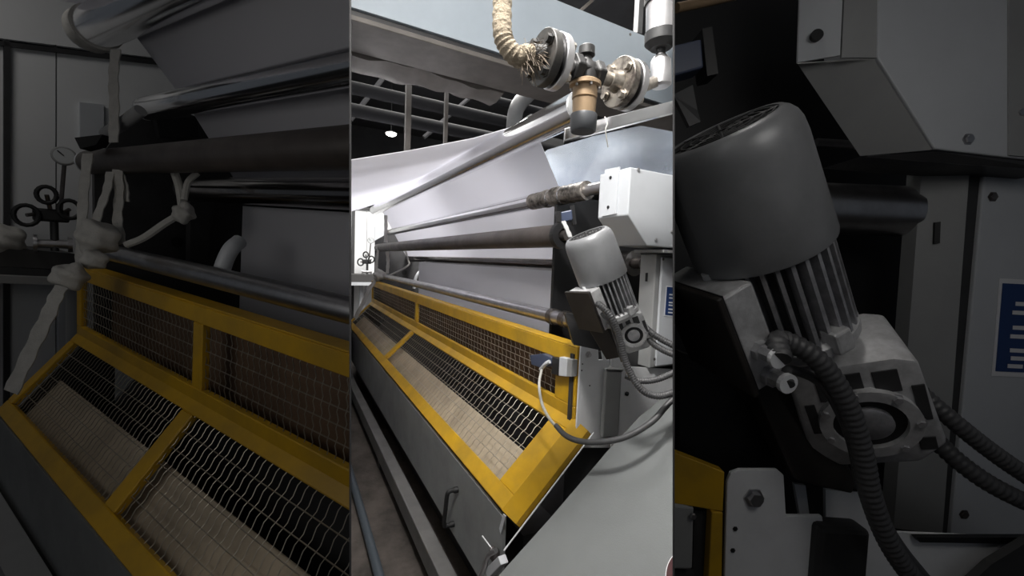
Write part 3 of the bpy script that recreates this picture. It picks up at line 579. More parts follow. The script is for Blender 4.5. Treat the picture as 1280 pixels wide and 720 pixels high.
# ---- pressure regulator with flanges
YV = 0.78; vq = lambda x, y, Y=YV: C.on(x, y, 1, Y)
ax = C.D(1, 0, 0); cL = vq(688, 77); cR = vq(781, 104)
zc = (cL.z + cR.z) / 2; cL.z = zc; cR.z = zc
def flange_pair(pc, r, label, mA, mB):
    t = thing('pipe_flange', label, 'flange', pc)
    for off, m, nm in ((-0.024, mA, 'flange_disc'), (0.005, mB, 'flange_disc')):
        bm = newbm(); lathe(bm, pc + ax * off, ax, [(0, r * 0.97), (0.002, r), (0.017, r), (0.019, r * 0.97)], 40); obj(nm, bm, m, t, B_, True)
    bm = newbm(); lathe(bm, pc + ax * -0.005, ax, [(0, r * 0.8), (0.01, r * 0.8)], 28); obj('gasket', bm, 'black', t, B_)
    bm = newbm(); lathe(bm, pc + ax * -0.05, ax, [(0, r * 0.36), (0.02, r * 0.40), (0.026, r * 0.45)], 24); obj('hub', bm, mA, t, B_, True)
    bm = newbm(); lathe(bm, pc + ax * 0.024, ax, [(0, r * 0.42), (0.012, r * 0.34), (0.03, r * 0.30)], 24); obj('hub', bm, 'steel', t, B_, True)
    for k in range(4):
        an = math.pi / 4 + k * math.pi / 2 + 0.25; d = V((0, math.cos(an), math.sin(an))) * r * 0.74
        bolt(t, pc + ax * -0.024 + d, -ax, 0.0095, 0.012, mA if mA != 'flange_black' else 'flange_black', B_)
        bolt(t, pc + ax * 0.024 + d, ax, 0.0095, 0.012, 'flange', B_, 'nut')
    return t
RF = 0.058
flange_pair(cL, RF, 'black chipped pipe flange at the frayed end of the woven hose', 'flange_black', 'steel')
flange_pair(cR, RF, 'rust-stained steel pipe flange between regulator and silver actuator valve', 'flange', 'steel')
pr = thing('pressure_regulator', 'black pressure regulator with a tan tube and grey cap hanging between two flanges', 'valve', (cL + cR) / 2)
cV = V(vq(732, 95)); cV.z = zc; up = C.D(0, 0, 1)
bm = newbm(); lathe(bm, cL + ax * 0.04, ax, [(0, 0.016), (cV.x - cL.x - 0.05, 0.016)], 18); obj('inlet_nipple', bm, 'chrome', pr, B_, True)
bm = newbm(); lathe(bm, cV + ax * 0.02, ax, [(0, 0.016), (cR.x - cV.x - 0.05, 0.016)], 18); obj('outlet_nipple', bm, 'flange', pr, B_, True)
bm = newbm(); lathe(bm, cV - ax * 0.040, ax, [(0, 0.031), (0.018, 0.032), (0.022, 0.026), (0.058, 0.026), (0.062, 0.031), (0.08, 0.031)], 6); bev(bm, 0.002, 1); obj('valve_body', bm, 'valve_black', pr, B_)
bm = newbm(); lathe(bm, cV + up * -0.02, up, [(0, 0.026), (0.03, 0.025), (0.044, 0.014), (0.052, 0.012), (0.056, 0.019), (0.074, 0.018), (0.077, 0.014)], 24); obj('valve_bonnet', bm, 'valve_black', pr, B_, True)
bm = newbm(); lathe(bm, cV + up * -0.022, -up, [(0, 0.030), (0.004, 0.036), (0.012, 0.036), (0.014, 0.030)], 30); obj('collar_plate', bm, 'bronze', pr, B_, True)
for k in range(6):
    d = V((math.cos(k * 1.047 + .3), math.sin(k * 1.047 + .3), 0)) * 0.031; bolt(pr, cV + up * -0.03 + d, -up, 0.0035, 0.010, 'steel', B_)
bm = newbm(); lathe(bm, cV + up * -0.034, -up, [(0, 0.028), (0.026, 0.0285), (0.027, 0.0255), (0.030, 0.0255), (0.031, 0.0275), (0.066, 0.0255)], 30); obj('spring_tube', bm, 'bronze', pr, B_, True)
bm = newbm(); lathe(bm, cV + up * -0.096, -up, [(0, 0.030), (0.002, 0.031), (0.036, 0.0295), (0.039, 0.027)], 30); obj('adjusting_cap', bm, 'slate', pr, B_, True)
# woven hose
hp = catmull([vq(629, -60, 0.80), vq(628, 0, 0.80), vq(628, 40, 0.79), vq(634, 58, 0.785), vq(647, 72, 0.78), cL - ax * 0.062 + V((0, 0, -0.004)), cL - ax * 0.03], 10)
hs = thing('insulated_hose', 'beige woven insulation hose bending into the black flange, frayed at its end', 'hose', cL)
bm = newbm(); tube(bm, hp, [0.0195 + 0.0012 * math.sin(i * 1.9) for i in range(len(hp))], 20); obj('woven_sleeve', bm, 'hose_cloth', hs, B_, True)
bm = newbm(); rnd = random.Random(5); e = hp[-1]
for i in range(260):
    b0 = hp[-1 - rnd.randint(0, 14)] + V((rnd.uniform(-1, 1), rnd.uniform(-1, 1), rnd.uniform(-1, 1))) * 0.017
    d = V((rnd.uniform(-0.3, 1), rnd.uniform(-1, 0.6), rnd.uniform(-1.2, 0.6))) * 0.022; tube(bm, [b0, b0 + d, b0 + d * 1.6 + V((0, 0, -0.005))], 0.0006, 3)
obj('frayed_fibres', bm, 'fray', hs, B_, kind='stuff')
# actuator valve on the right
av = thing('actuator_valve', 'silver cylindrical actuator with black rims on a steel angle valve, cut by the picture edge', 'valve', vq(826, 100))
cA = vq(826, 30); cA.z = vq(826, 0).z
top = V(vq(827, -30)); bot = vq(826, 62); dn = (bot - top); ln = dn.length; dn.normalize()
bm = newbm(); lathe(bm, top, dn, [(0, 0.041), (ln * 0.38, 0.041)], 32); obj('upper_housing', bm, 'black_plastic', av, B_, True)
bm = newbm(); lathe(bm, top + dn * ln * 0.38, dn, [(0, 0.037), (ln * 0.40, 0.037)], 32); obj('steel_band', bm, 'steel', av, B_, True)
bm = newbm(); lathe(bm, top + dn * ln * 0.77, dn, [(0, 0.040), (ln * 0.14, 0.040), (ln * 0.22, 0.026), (ln * 0.22, 0.012), (ln * 0.28, 0.012)], 32); obj('lower_housing', bm, 'black_plastic', av, B_, True)
bm = newbm(); lathe(bm, bot - dn * 0.006, dn, [(0, 0.008), (0.02, 0.008), (0.022, 0.016), (0.034, 0.025), (0.092, 0.027), (0.098, 0.02)], 24); obj('valve_neck', bm, 'steel', av, B_, True)
bm = newbm(); tube(bm, [cR + ax * 0.045, bot + dn * 0.072], 0.014, 16); obj('outlet_elbow', bm, 'flange', av, B_, True)
# silver bar under the regulator and tie wire
bm = newbm(); a0, a1 = vq(705, 176, 1.0), vq(870, 133, 0.88); boxv(bm, a0, a1 - a0, V((0, 0, 0.036)), V((0.012, 0.02, 0))); bev(bm, 0.003)
obj('support_bar', bm, 'chrome', None, B_, False, 'bright flat metal bar crossing under the regulator', 'bar')
rope([vq(756, 146, 0.93), vq(759, 155, 0.92), vq(757, 163, 0.92), vq(760, 184, 0.93)], 0.0018, 'thin wire tied around the bright flat bar', B_)
# ---- hood above and dark hall behind
YH = 2.0
hd_ = thing('machine_hood', 'long pale grey-blue hood beam crossing above the machine', 'hood', C.P(0.9, 2.1, 1.07))
bm = newbm(); boxv(bm, C.P(-1.5, YH, 1.085), C.D(5, 0, 0), C.D(0, 0.34, 0), C.D(0, 0, 0.373)); obj('hood_shell', bm, 'hood', hd_, B_)
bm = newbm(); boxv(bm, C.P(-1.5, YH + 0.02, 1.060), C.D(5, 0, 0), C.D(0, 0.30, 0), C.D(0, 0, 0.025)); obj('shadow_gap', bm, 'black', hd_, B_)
bm = newbm(); boxv(bm, C.P(-1.5, YH + 0.008, 1.035), C.D(5, 0, 0), C.D(0, 0.30, 0), C.D(0, 0, 0.025)); bev(bm, 0.003, 1); obj('lower_flange', bm, 'brown_pole', hd_, B_)
bolt(hd_, C.on(788, 43, 1, YH), C.D(0, -1, 0), 0.007, 0.004, 'dark_steel', B_, 'screw')
insp = []
for i, (y, z) in enumerate(((2.32, 1.03), (2.42, 1.0), (2.52, 1.03), (2.6, 1.07))): insp.append((y, z))
bm = newbm(); nX = 40; rows = []
for i in range(nX + 1):
    x = -0.6 + 1.75 * i / nX; rows.append([bm.verts.new(C.P(x, y, z + 0.012 * math.sin(x * 9 + y * 20) + 0.006 * math.sin(x * 31))) for y, z in insp] + [bm.verts.new(C.P(x, y, z + 0.03)) for y, z in insp[::-1]])
for a_, b_ in zip(rows, rows[1:]):
    for kk in range(8): bm.faces.new((a_[kk], a_[(kk + 1) % 8], b_[(kk + 1) % 8], b_[kk]))
bm.faces.new(rows[0][::-1]); bm.faces.new(rows[-1]); obj('insulation_strip', bm, 'brown_pole', hd_, B_, True, label='wrinkled grey-brown insulation under the hood')
for (x0, y0_, x1, y1_, wd, lab) in ((509, 76, 504, 192, 0.034, 'thicker brown steel post hanging behind the hood'), (557, 110, 555, 182, 0.024, 'thinner brown steel post hanging behind the hood')):
    a0 = C.on(x0, y0_, 1, 2.75); bm = newbm(); boxv(bm, a0 + V((0, 0, 0.12)), C.D(wd, 0, 0), C.D(0, wd, 0), V((0, 0, C.on(x1, y1_, 1, 2.75).z - a0.z - 0.12 - 0.015))); obj('hanging_post', bm, 'brown_pole', None, B_, False, lab, 'post')
    
for i, (yy, z, r, m, lab) in enumerate(((3.1, 1.30, 0.035, 'shade_black', 'highest dark pipe running across behind the hood'), (3.2, 1.19, 0.045, 'shade_black', 'middle dark pipe running across behind the hood'), (3.4, 1.10, 0.05, 'shade_black', 'lowest thick pipe running across behind the hood'))):
    bm = newbm(); tube(bm, [C.P(-1.5, yy, z), C.P(4.5, yy, z)], r, 16); obj('hall_pipe', bm, m, None, B_, True, lab, 'pipe')
pe = [C.on(672, 105, 1, 3.0), C.on(660, 118, 1, 3.0), C.on(648, 132, 1, 3.0), C.on(643, 150, 1, 3.0), C.on(641, 200, 1, 3.0)]
bm = newbm(); tube(bm, catmull(pe, 6), 0.062, 18); obj('duct_elbow', bm, 'frame_dark', None, B_, True, 'grey elbow of a fat vertical pipe behind the highest roller', 'pipe')
bm = newbm(); boxv(bm, C.on(668, 140, 1, 3.4), C.D(0.35, 0, 0), C.D(0, 0.2, 0), C.D(0, 0, -0.4)); obj('duct_box', bm, 'frame_dark', None, B_, False, 'plain grey duct box right of the fat pipe elbow', 'duct')
for (x0, y0_, x1, y1_, lab) in ((438, 150, 480, 96, 'faint steel brace left of the hanging posts'), (530, 172, 590, 120, 'faint steel brace right of the hanging posts')):
    bm = newbm(); a0, a1 = C.on(x0, y0_, 1, 5.6), C.on(x1, y1_, 1, 5.6); tube(bm, [a0, a1], 0.03, 8); obj('roof_brace', bm, 'shade_black', None, B_, False, lab, 'brace')
bm = newbm(); a0 = C.on(745, -6, 1, 3.6); a1 = C.on(715, 20, 1, 3.6); boxv(bm, a0, a1 - a0, V((0.09, 0, 0.05)), V((0, 0.1, 0))); obj('roof_beam', bm, 'brown_pole', None, B_, False, 'dusty brown roof beam above the pale hood', 'beam')
bm = newbm(); boxv(bm, C.on(797, 40, 1, 2.6), C.D(0.05, 0, 0), C.D(0, 0.05, 0), C.D(0, 0, 0.8)); obj('roof_post', bm, 'frame_dark', None, B_, False, 'dusty brown post behind the hood beside the silver actuator', 'post')
hl = thing('hall_lamp', 'small glowing hall lamp seen in the darkness behind the hood', 'lamp', C.on(489, 163, 1, 7.5))
c0 = C.on(489, 164, 1, 7.5)
bm = newbm(); lathe(bm, c0, V((0, 0, -1)), [(0, 0.03), (0.03, 0.10), (0.04, 0.10)], 18); obj('shade', bm, 'mid_grey', hl, B_, True)
bm = newbm(); lathe(bm, c0 + V((0, 0, -0.04)), V((0, 0, -1)), [(0, 0.09), (0.02, 0.085), (0.04, 0.05)], 18); obj('bulb', bm, 'lamp_glow', hl, B_, True)
bm = newbm(); tube(bm, [c0, c0 + V((0, 0, 1.2))], 0.008, 6); obj('cord', bm, 'black', hl, B_)
# white panel wall far left, bench and gauge
YW = 7.2; wq = lambda x, y, Y=YW: C.on(x, y, 1, Y)
ww = thing('wall_far', 'white panel wall with dark frame lines behind the far end of the machine', None, wq(460, 400), kind='structure')
xs = [420, 441.5, 459, 500, 540]
for i in range(4):
    bm = newbm(); x0, x1 = xs[i], xs[i + 1]
    p0 = wq(x0 + 0.3, 262); p1 = wq(x1 - 0.3, 262); zt = wq(470, 264).z
    boxv(bm, V((p0.x, p0.y, 0.02)), V((p1.x - p0.x, 0, 0)), V((0, 0.05, 0)), V((0, 0, zt - 0.02))); obj('panel', bm, 'white_wall', ww, B_)
zt = wq(470, 264).z
bm = newbm(); boxv(bm, V((wq(420, 262).x, YW - 0.03, zt)), V((2.2, 0, 0)), V((0, 0.08, 0)), V((0, 0, 0.045))); obj('top_trim', bm, 'frame_dark', ww, B_)
bm = newbm(); boxv(bm, V((wq(439.5, 300).x, YW - 0.03, 0.0)), V((0.045, 0, 0)), V((0, 0.03, 0)), V((0, 0, zt))); obj('dark_post', bm, 'frame_dark', ww, B_)
bm = newbm(); cbox(bm, wq(475, 293, YW - 0.01), V((0.09, 0, 0)), V((0, 0.008, 0)), V((0, 0, 0.13))); obj('switch_plate', bm, 'light_grey', ww, B_)
bn = thing('bench', 'dark bench at the white wall behind the far end of the bright guard', 'bench', wq(450, 350, 6.9))
bm = newbm(); zb = wq(450, 352, 6.9).z; boxv(bm, V((wq(425, 350, 6.9).x, 6.75, zb)), V((0.75, 0, 0)), V((0, 0.42, 0)), V((0, 0, 0.12))); obj('bench_top', bm, 'table', bn, B_)
bm = newbm(); boxv(bm, V((wq(425, 350, 6.9).x, 6.72, zb - 0.05)), V((0.75, 0, 0)), V((0, 0.02, 0)), V((0, 0, 0.05))); obj('bench_edge', bm, 'light_grey', bn, B_)
for xx in (0.3, 0.7):
    bm = newbm(); boxv(bm, V((wq(425, 350, 6.9).x + xx, 6.95, 0)), V((0.05, 0, 0)), V((0, 0.05, 0)), V((0, 0, zb))); obj('bench_leg', bm, 'light_grey', bn, B_)
def gauge_tree(f, s, label, bay, bottom):
    t = thing('gauge_valve', label, 'valve', bottom)
    view = (CAM - bottom); view.z = 0; view.normalize(); side = V((view.y, -view.x, 0))
    if (R.transposed() @ side).x < 0: side = -side
    def G(x, z, o=0): return bottom + side * x * s + V((0, 0, z * s)) + view * o * s
    bm = newbm(); tube(bm, [G(0, 0), G(0, 0.34)], 0.035 * s, 12); obj('stand_pipe', bm, 'frame_dark', t, bay, True)
    bm = newbm(); lathe(bm, G(-0.16, 0.08), side, [(0, 0.10 * s), (0.03 * s, 0.10 * s), (0.03 * s, 0.05 * s), (0.26 * s, 0.05 * s), (0.26 * s, 0.09 * s), (0.30 * s, 0.09 * s)], 18); obj('flanged_branch', bm, 'steel', t, bay, True)
    bm = newbm(); cbox(bm, G(-0.02, 0.40), side * 0.14 * s, V((0, 0, 0.07 * s)), view * 0.07 * s); bev(bm, 0.02 * s); obj('valve_block', bm, 'black_plastic', t, bay)
    for (x, z, r) in ((-0.05, 0.62, 0.075), (-0.20, 0.38, 0.09), (0.12, 0.48, 0.085)):
        bm = newbm(); pts = [G(x + r * math.cos(q_ * math.pi / 8), z + r * 1.2 * math.sin(q_ * math.pi / 8), 0.09) for q_ in range(17)]; tube(bm, pts, 0.022 * s, 8); obj('hand_wheel', bm, 'black_plastic', t, bay, True)
        bm = newbm(); tube(bm, [G(x, z, 0.09), G(x * 0.4, 0.42, 0.02)], 0.02 * s, 8); obj('wheel_stem', bm, 'dark_steel', t, bay)
    bm = newbm(); tube(bm, [G(0.05, 0.44), G(0.07, 0.72), G(0.09, 0.98)], 0.02 * s, 8); obj('gauge_stem', bm, 'dark_steel', t, bay, True)
    bm = newbm(); lathe(bm, G(0.09, 1.08, -0.02), view, [(0, 0.10 * s), (0.05 * s, 0.105 * s), (0.06 * s, 0.095 * s)], 24); ga = obj('gauge_case', bm, 'mid_grey', t, bay, True)
    bm = newbm(); lathe(bm, G(0.09, 1.08, 0.04), view, [(0, 0.085 * s), (0.004 * s, 0.085 * s)], 24); obj('dial', bm, 'glass_dial', ga, bay)
    bm = newbm(); tube(bm, [G(0.09, 1.08, 0.05), G(0.04, 1.13, 0.05)], 0.006 * s, 5); obj('needle', bm, 'black', ga, bay)
    return t
gauge_tree(C, 0.50, 'small black valve cluster with a round gauge on the bench at the white wall', B_, V((wq(459, 340, 6.9).x, 6.9, zb + 0.12)))

# ================================================================== LEFT BAY: dim machine seen from its far end
Bl = 'l'
def lroll(X, rat, r, yf, m, label, collar='light_grey', extra=None): return roller(L, X, X * rat, r, 0.2, yf, m, label, Bl, extra, collar)
def tapeend(t):
    bm = newbm(); ring(bm, L.P(0.62, 2.40, 0.62 * 1.165), L.D(0, 1, 0), 0.06, 0.083, 0.085, 28); obj('tape_ring', bm, 'rope', t, Bl, True, label='white tape ring around the roller end')
lroll(0.62, 1.165, 0.076, 2.50, 'chrome', 'thick chrome roller with white tape at its end, highest in the dim left bay', extra=tapeend)
lroll(0.75, 0.583, 0.047, 2.30, 'chrome', 'chrome roller in the dim left bay, second from the top')
lroll(0.63, 0.302, 0.049, 2.52, 'rubber', 'dark rubber roller in the dim left bay, third from the top')
lroll(0.88, 0.139, 0.052, 2.25, 'dark_chrome', 'dark polished roller in the dim left bay, just above the hanging web', 'frame_dark')
lroll(0.66, -0.283, 0.034, 2.38, 'steel', 'slim bare steel roller above the yellow guard in the dim left bay')
# webs
lw = thing('web', 'white web running over the rollers in the dim left bay', 'web', L.P(1.0, 1.2, -0.5))
c1 = (0.62, 0.62 * 1.165)
arcl = [(c1[0] + 0.079 * math.cos(a), c1[1] + 0.079 * math.sin(a)) for a in [math.radians(120 - 15 * k) for k in range(9)]]
pl = [(-1.2, 0.46, 0.2, 2.42), (-0.4, 0.56, 0.2, 2.42), (0.2, 0.68, 0.2, 2.42)] + [(x, z, 0.2, 2.42 - 0.015 * i) for i, (x, z) in enumerate(arcl)] + [(0.86, 0.47, 0.2, 2.20), (1.02, 0.16, 0.2, 2.1)]
obj('upper_web', sheet(L, pl, 0, 0), 'web', lw, Bl, True)
obj('hanging_web', sheet(L, [(0.98, 0.07), (0.98, -0.6)], 0.2, 0.98 * 2.02), 'web', lw, Bl)
# guard
gL = guard(L, 0.62, -0.272, -0.583, 0.379, -0.884, 0.2, 2.62, 1.47, Bl, 'yellow safety guard with wire mesh in the dim left bay', 0.030, 0.05, 0.055)
ml = thing('coating_machine', 'dark grey machine body under the yellow guard in the dim left bay', 'machine', L.P(0.5, 1.5, FLOOR))
bm = newbm(); prism(bm, [L.P(0.375, 0.1, -0.90), L.P(0.39, 0.1, -0.90), L.P(0.39, 0.1, -1.30), L.P(0.375, 0.1, -1.30)], L.D(0, 2.52, 0)); obj('front_panel', bm, 'grey_paint', ml, Bl)
bm = newbm(); boxv(bm, L.P(0.46, 0.3, -1.6), L.D(0.7, 0, 0), L.D(0, 2.2, 0), L.D(0, 0, 0.55)); obj('plinth', bm, 'frame_dark', ml, Bl)
bm = newbm(); boxv(bm, L.P(0.28, 0.1, -1.30), L.D(0.08, 0, 0), L.D(0, 2.8, 0), L.D(0, 0, 0.12)); obj('floor_beam', bm, 'mid_grey', None, Bl, False, 'grey floor beam at the foot of the dim left machine', 'beam')
# side frame with hole, knots, straps
lf = thing('side_frame', 'dark side plate with a round hole behind the tied straps in the dim left bay', 'frame', L.P(0.9, 2.5, -0.8))
lq = lambda x, y, r: deep(x, y, r)
def onL(x, y, Y): return L.on(x, y, 1, Y)
bm = newbm(); prism(bm, [onL(118, 205, 2.58), onL(150, 165, 2.58), onL(205, 130, 2.58), onL(255, 150, 2.58), onL(330, 160, 2.58), onL(330, 420, 2.58), onL(120, 420, 2.58)], L.D(0, 0.03, 0)); obj('plate', bm, 'frame_dark', lf, Bl)
bm = newbm(); lathe(bm, onL(222, 303, 2.576), L.D(0, -1, 0), [(0, 0.028), (0.003, 0.028)], 22); obj('hole_liner', bm, 'black', lf, Bl)
bm = newbm(); prism(bm, [onL(195, 150, 2.5), onL(247, 146, 2.5), onL(248, 172, 2.5), onL(200, 172, 2.5)], L.D(0, 0.04, 0)); obj('bearing_block', bm, 'black', lf, Bl)
bm = newbm(); prism(bm, [onL(238, 235, 2.45), onL(262, 232, 2.45), onL(262, 345, 2.45), onL(238, 340, 2.45)], L.D(0, 0.05, 0)); obj('rear_bracket', bm, 'frame_dark', lf, Bl)
bm = newbm(); prism(bm, [lq(93, 172, 2.3), lq(128, 168, 2.3), lq(120, 181, 2.3), lq(100, 186, 2.3)], FWD * 0.04); obj('guide_tip', bm, 'black', lf, Bl)
bm = newbm(); tube(bm, [lq(132, 168, 2.35), lq(160, 150, 2.25), lq(176, 138, 2.2)], 0.022, 10); obj('swing_arm', bm, 'mid_grey', lf, Bl, True)
bm = newbm(); tube(bm, catmull([lq(277, 338, 1.75), lq(283, 322, 1.75), lq(290, 310, 1.75), lq(299, 302, 1.78)], 6), 0.026, 12); obj('bent_pipe', bm, 'light_grey', lf, Bl, True)
def lstrap(pts, wd, lab): return strap(L, pts, wd, lab, Bl, RGT)
lstrap([lq(145, 62, 2.35), lq(142, 95, 2.3), lq(143, 135, 2.25), lq(142, 178, 2.2)], 0.036, 'flat white strap hanging between the two upper roller ends, dim left bay')
lstrap([lq(147, 212, 2.2), lq(149, 240, 2.2), lq(147, 275, 2.2), lq(151, 305, 2.15)], 0.036, 'flat white strap hanging under the dark rubber roller, dim left bay')
lstrap([lq(138, 215, 2.22), lq(133, 240, 2.2), lq(122, 270, 2.2), lq(116, 300, 2.2)], 0.03, 'slanting white strap under the dark rubber roller, dim left bay')
lstrap([lq(110, 192, 2.3), lq(105, 240, 2.25), lq(102, 290, 2.2), lq(101, 335, 2.15)], 0.038, 'outermost white strap hanging to the guard corner, dim left bay')
lstrap([lq(152, 218, 2.2), lq(157, 235, 2.2), lq(158, 252, 2.2)], 0.022, 'short white strap end beside the hanging strap, dim left bay')
lstrap([lq(100, 335, 2.1), lq(75, 362, 2.1), lq(62, 390, 2.1), lq(40, 435, 2.15), lq(14, 490, 2.2)], 0.05, 'white cloth strap trailing down beside the guard end, dim left bay')
rope([lq(218, 215, 2.0), lq(224, 235, 2.0), lq(228, 262, 2.0)], 0.013, 'thin white rope from the dark roller down to the knot, dim left bay', Bl)
rope([lq(247, 216, 2.0), lq(235, 228, 2.0), lq(230, 250, 1.98)], 0.011, 'thin white rope curling right of the knot, dim left bay', Bl)
rope([lq(228, 266, 1.98), lq(205, 280, 2.02), lq(180, 297, 2.06), lq(158, 306, 2.1)], 0.013, 'thin white rope slanting from the knot to the steel roller, dim left bay', Bl)
knot('rope_knot', lq(229, 266, 1.97), 0.036, 'small rope knot hanging below the rollers, dim left bay', Bl, 1)
knot('cloth_knot', lq(122, 298, 2.12), 0.060, 'large white cloth knot at the end of the steel roller, dim left bay', Bl, 3)
knot('cloth_knot', lq(118, 325, 2.08), 0.035, 'small cloth lump under the large knot, dim left bay', Bl, 4)
knot('cloth_knot', lq(88, 345, 2.06), 0.045, 'frayed cloth knot at the far corner of the guard, dim left bay', Bl, 6)
# white wall, bench, gauge in the left bay
YL = 3.3
lw_ = thing('wall_left', 'white panel wall with dark frame lines in the dim left bay', None, L.P(-0.3, YL, -1.4), kind='structure')
def lwp(x0, x1, y0, y1, y2, y3, name, m, off=0.0, th=0.04):
    bm = newbm(); prism(bm, [onL(x0, y0, YL - off), onL(x1, y1, YL - off), onL(x1, y2, YL - off), onL(x0, y3, YL - off)], L.D(0, th, 0)); return obj(name, bm, m, lw_, Bl)
lwp(-140, 5, 40, 52, 640, 640, 'panel', 'white_wall'); lwp(13, 69.5, 54, 61, 640, 640, 'panel', 'white_wall'); lwp(71.5, 330, 61, 98, 640, 640, 'panel', 'white_wall')
lwp(5, 13, 50, 52, 640, 640, 'dark_post', 'frame_dark', 0.02); lwp(69.5, 71.5, 55, 60, 400, 400, 'panel_joint', 'frame_dark', -0.01)
lwp(-140, 330, 34, 92, 97, 40, 'top_trim', 'frame_dark', 0.02); lwp(-140, 330, -120, -110, 90, 30, 'upper_panel', 'white_wall', -0.01)
lwp(100, 130, 128, 131, 178, 176, 'switch_plate', 'light_grey', 0.02, 0.02)
lb = thing('bench', 'dark bench at the white wall in the dim left bay', 'bench', L.P(0.3, 2.9, -1.4))
bm = newbm(); prism(bm, [onL(-60, 302, 2.95), onL(96, 318, 2.95), onL(96, 338, 2.95), onL(-60, 330, 2.95)], L.D(0, 0.3, 0)); obj('bench_top', bm, 'table', lb, Bl)
bm = newbm(); prism(bm, [onL(-60, 342, 2.9), onL(80, 348, 2.9), onL(80, 357, 2.9), onL(-60, 352, 2.9)], L.D(0, 0.3, 0)); obj('bench_edge', bm, 'mid_grey', lb, Bl)
bm = newbm(); prism(bm, [onL(-60, 330, 2.95), onL(80, 338, 2.95), onL(80, 348, 2.95), onL(-60, 342, 2.95)], L.D(0, 0.3, 0)); obj('bench_shelf', bm, 'frame_dark', lb, Bl)
for x in (-30, 74):
    bm = newbm(); prism(bm, [onL(x, 355, 3.1), onL(x + 8, 355, 3.1), onL(x + 8, 700, 3.1), onL(x, 700, 3.1)], L.D(0, 0.04, 0)); obj('bench_leg', bm, 'light_grey', lb, Bl)
knot('rag_heap', onL(6, 300, 2.98), 0.065, 'pale rag heap lying on the bench, dim left bay', Bl, 9)['category'] = 'rag'
gauge_tree(L, 0.43, 'black valve cluster with three hand wheels and a round gauge, dim left bay', Bl, onL(69, 314, 2.95))

# ================================================================== RIGHT BAY: dim gear motor close by
Br = 'r'
def dz(x, y, d): return RR.on(x, y, 1, d)          # a point at forward distance d
Tr, Bb = dz(900, 163, 0.905), dz(1032, 545, 1.08)
view = CAM - Tr.lerp(Bb, 0.5)
Dr = 0.295
gr, glr, PR, cr = gear_motor(Tr, Bb, view, Dr, 'large grey finned gear motor with terminal box in the dim right bay', Br, gx=-0.30, gq=0.32, gs=1.25)
bm = newbm(); prism(bm, [dz(850, 440, 1.12), dz(935, 470, 1.10), dz(1000, 590, 1.10), dz(850, 600, 1.12)], RR.D(0, 0.06, 0)); obj('mounting_plate', bm, 'black', gr, Br)
bm = newbm(); prism(bm, [dz(935, 470, 1.0), dz(995, 468, 1.0), dz(1072, 600, 1.0), dz(1066, 618, 1.0), dz(1030, 610, 1.0), dz(995, 600, 1.0)], RR.D(0, 0.08, 0)); bev(bm, 0.006); obj('arm_cover', bm, 'brown_dark', gr, Br, label='dark brown cover under the terminal box')
conduit([glr[0], dz(975, 425, 0.86), dz(1020, 448, 0.85), dz(1056, 500, 0.85), dz(1076, 560, 0.86), dz(1090, 625, 0.87), dz(1118, 690, 0.88), dz(1170, 760, 0.9)], 0.021, 'cable', 'thick ribbed conduit curving down from the large dim motor', Br)
conduit([glr[1], dz(985, 462, 0.88), dz(1025, 478, 0.88), dz(1052, 520, 0.88), dz(1066, 560, 0.89), dz(1075, 610, 0.9)], 0.010, 'cable', 'thin cable beside the thick conduit of the large dim motor', Br, False)
conduit([dz(1095, 430, 1.12), dz(1140, 480, 1.05), dz(1190, 525, 1.0), dz(1250, 572, 0.98), dz(1330, 625, 0.97)], 0.020, 'cable', 'upper ribbed conduit crossing the dim cabinet on the right', Br)
conduit([dz(1125, 490, 1.10), dz(1165, 545, 1.04), dz(1215, 590, 1.0), dz(1270, 622, 0.98), dz(1340, 650, 0.97)], 0.021, 'cable', 'lower ribbed conduit crossing the dim cabinet on the right', Br)
conduit([dz(1085, 580, 0.92), dz(1092, 630, 0.92), dz(1120, 680, 0.93), dz(1160, 730, 0.94)], 0.016, 'cable', 'second dark conduit running down below the large dim motor', Br, False)
# sensor block
pr_ = thing('sensor_block', 'dark blue sensor block with a grey lead above the large dim motor', 'sensor', dz(862, 80, 1.05))
bm = newbm(); prism(bm, [dz(835, 58, 1.05), dz(877, 48, 1.05), dz(880, 84, 1.05), dz(838, 96, 1.05)], RR.D(0, 0.06, 0)); bev(bm, 0.005); obj('sensor_body', bm, 'switch_blue', pr_, Br)
bm = newbm(); prism(bm, [dz(878, 36, 1.06), dz(890, 33, 1.06), dz(898, 92, 1.06), dz(884, 95, 1.06)], RR.D(0, 0.06, 0)); obj('sensor_bracket', bm, 'black', pr_, Br)
bm = newbm(); prism(bm, [dz(842, 118, 1.02), dz(866, 106, 1.02), dz(872, 138, 1.0), dz(876, 152, 1.0), dz(862, 158, 1.0)], RR.D(0, 0.015, 0)); obj('sensor_lead', bm, 'cable', pr_, Br)
bm = newbm(); tube(bm, [dz(846, 10, 1.1), dz(880, 3, 1.12), dz(920, -6, 1.15)], 0.012, 10); obj('pull_rod', bm, 'bronze', None, Br, True, 'thin pale rod at the top of the dim right bay', 'rod')
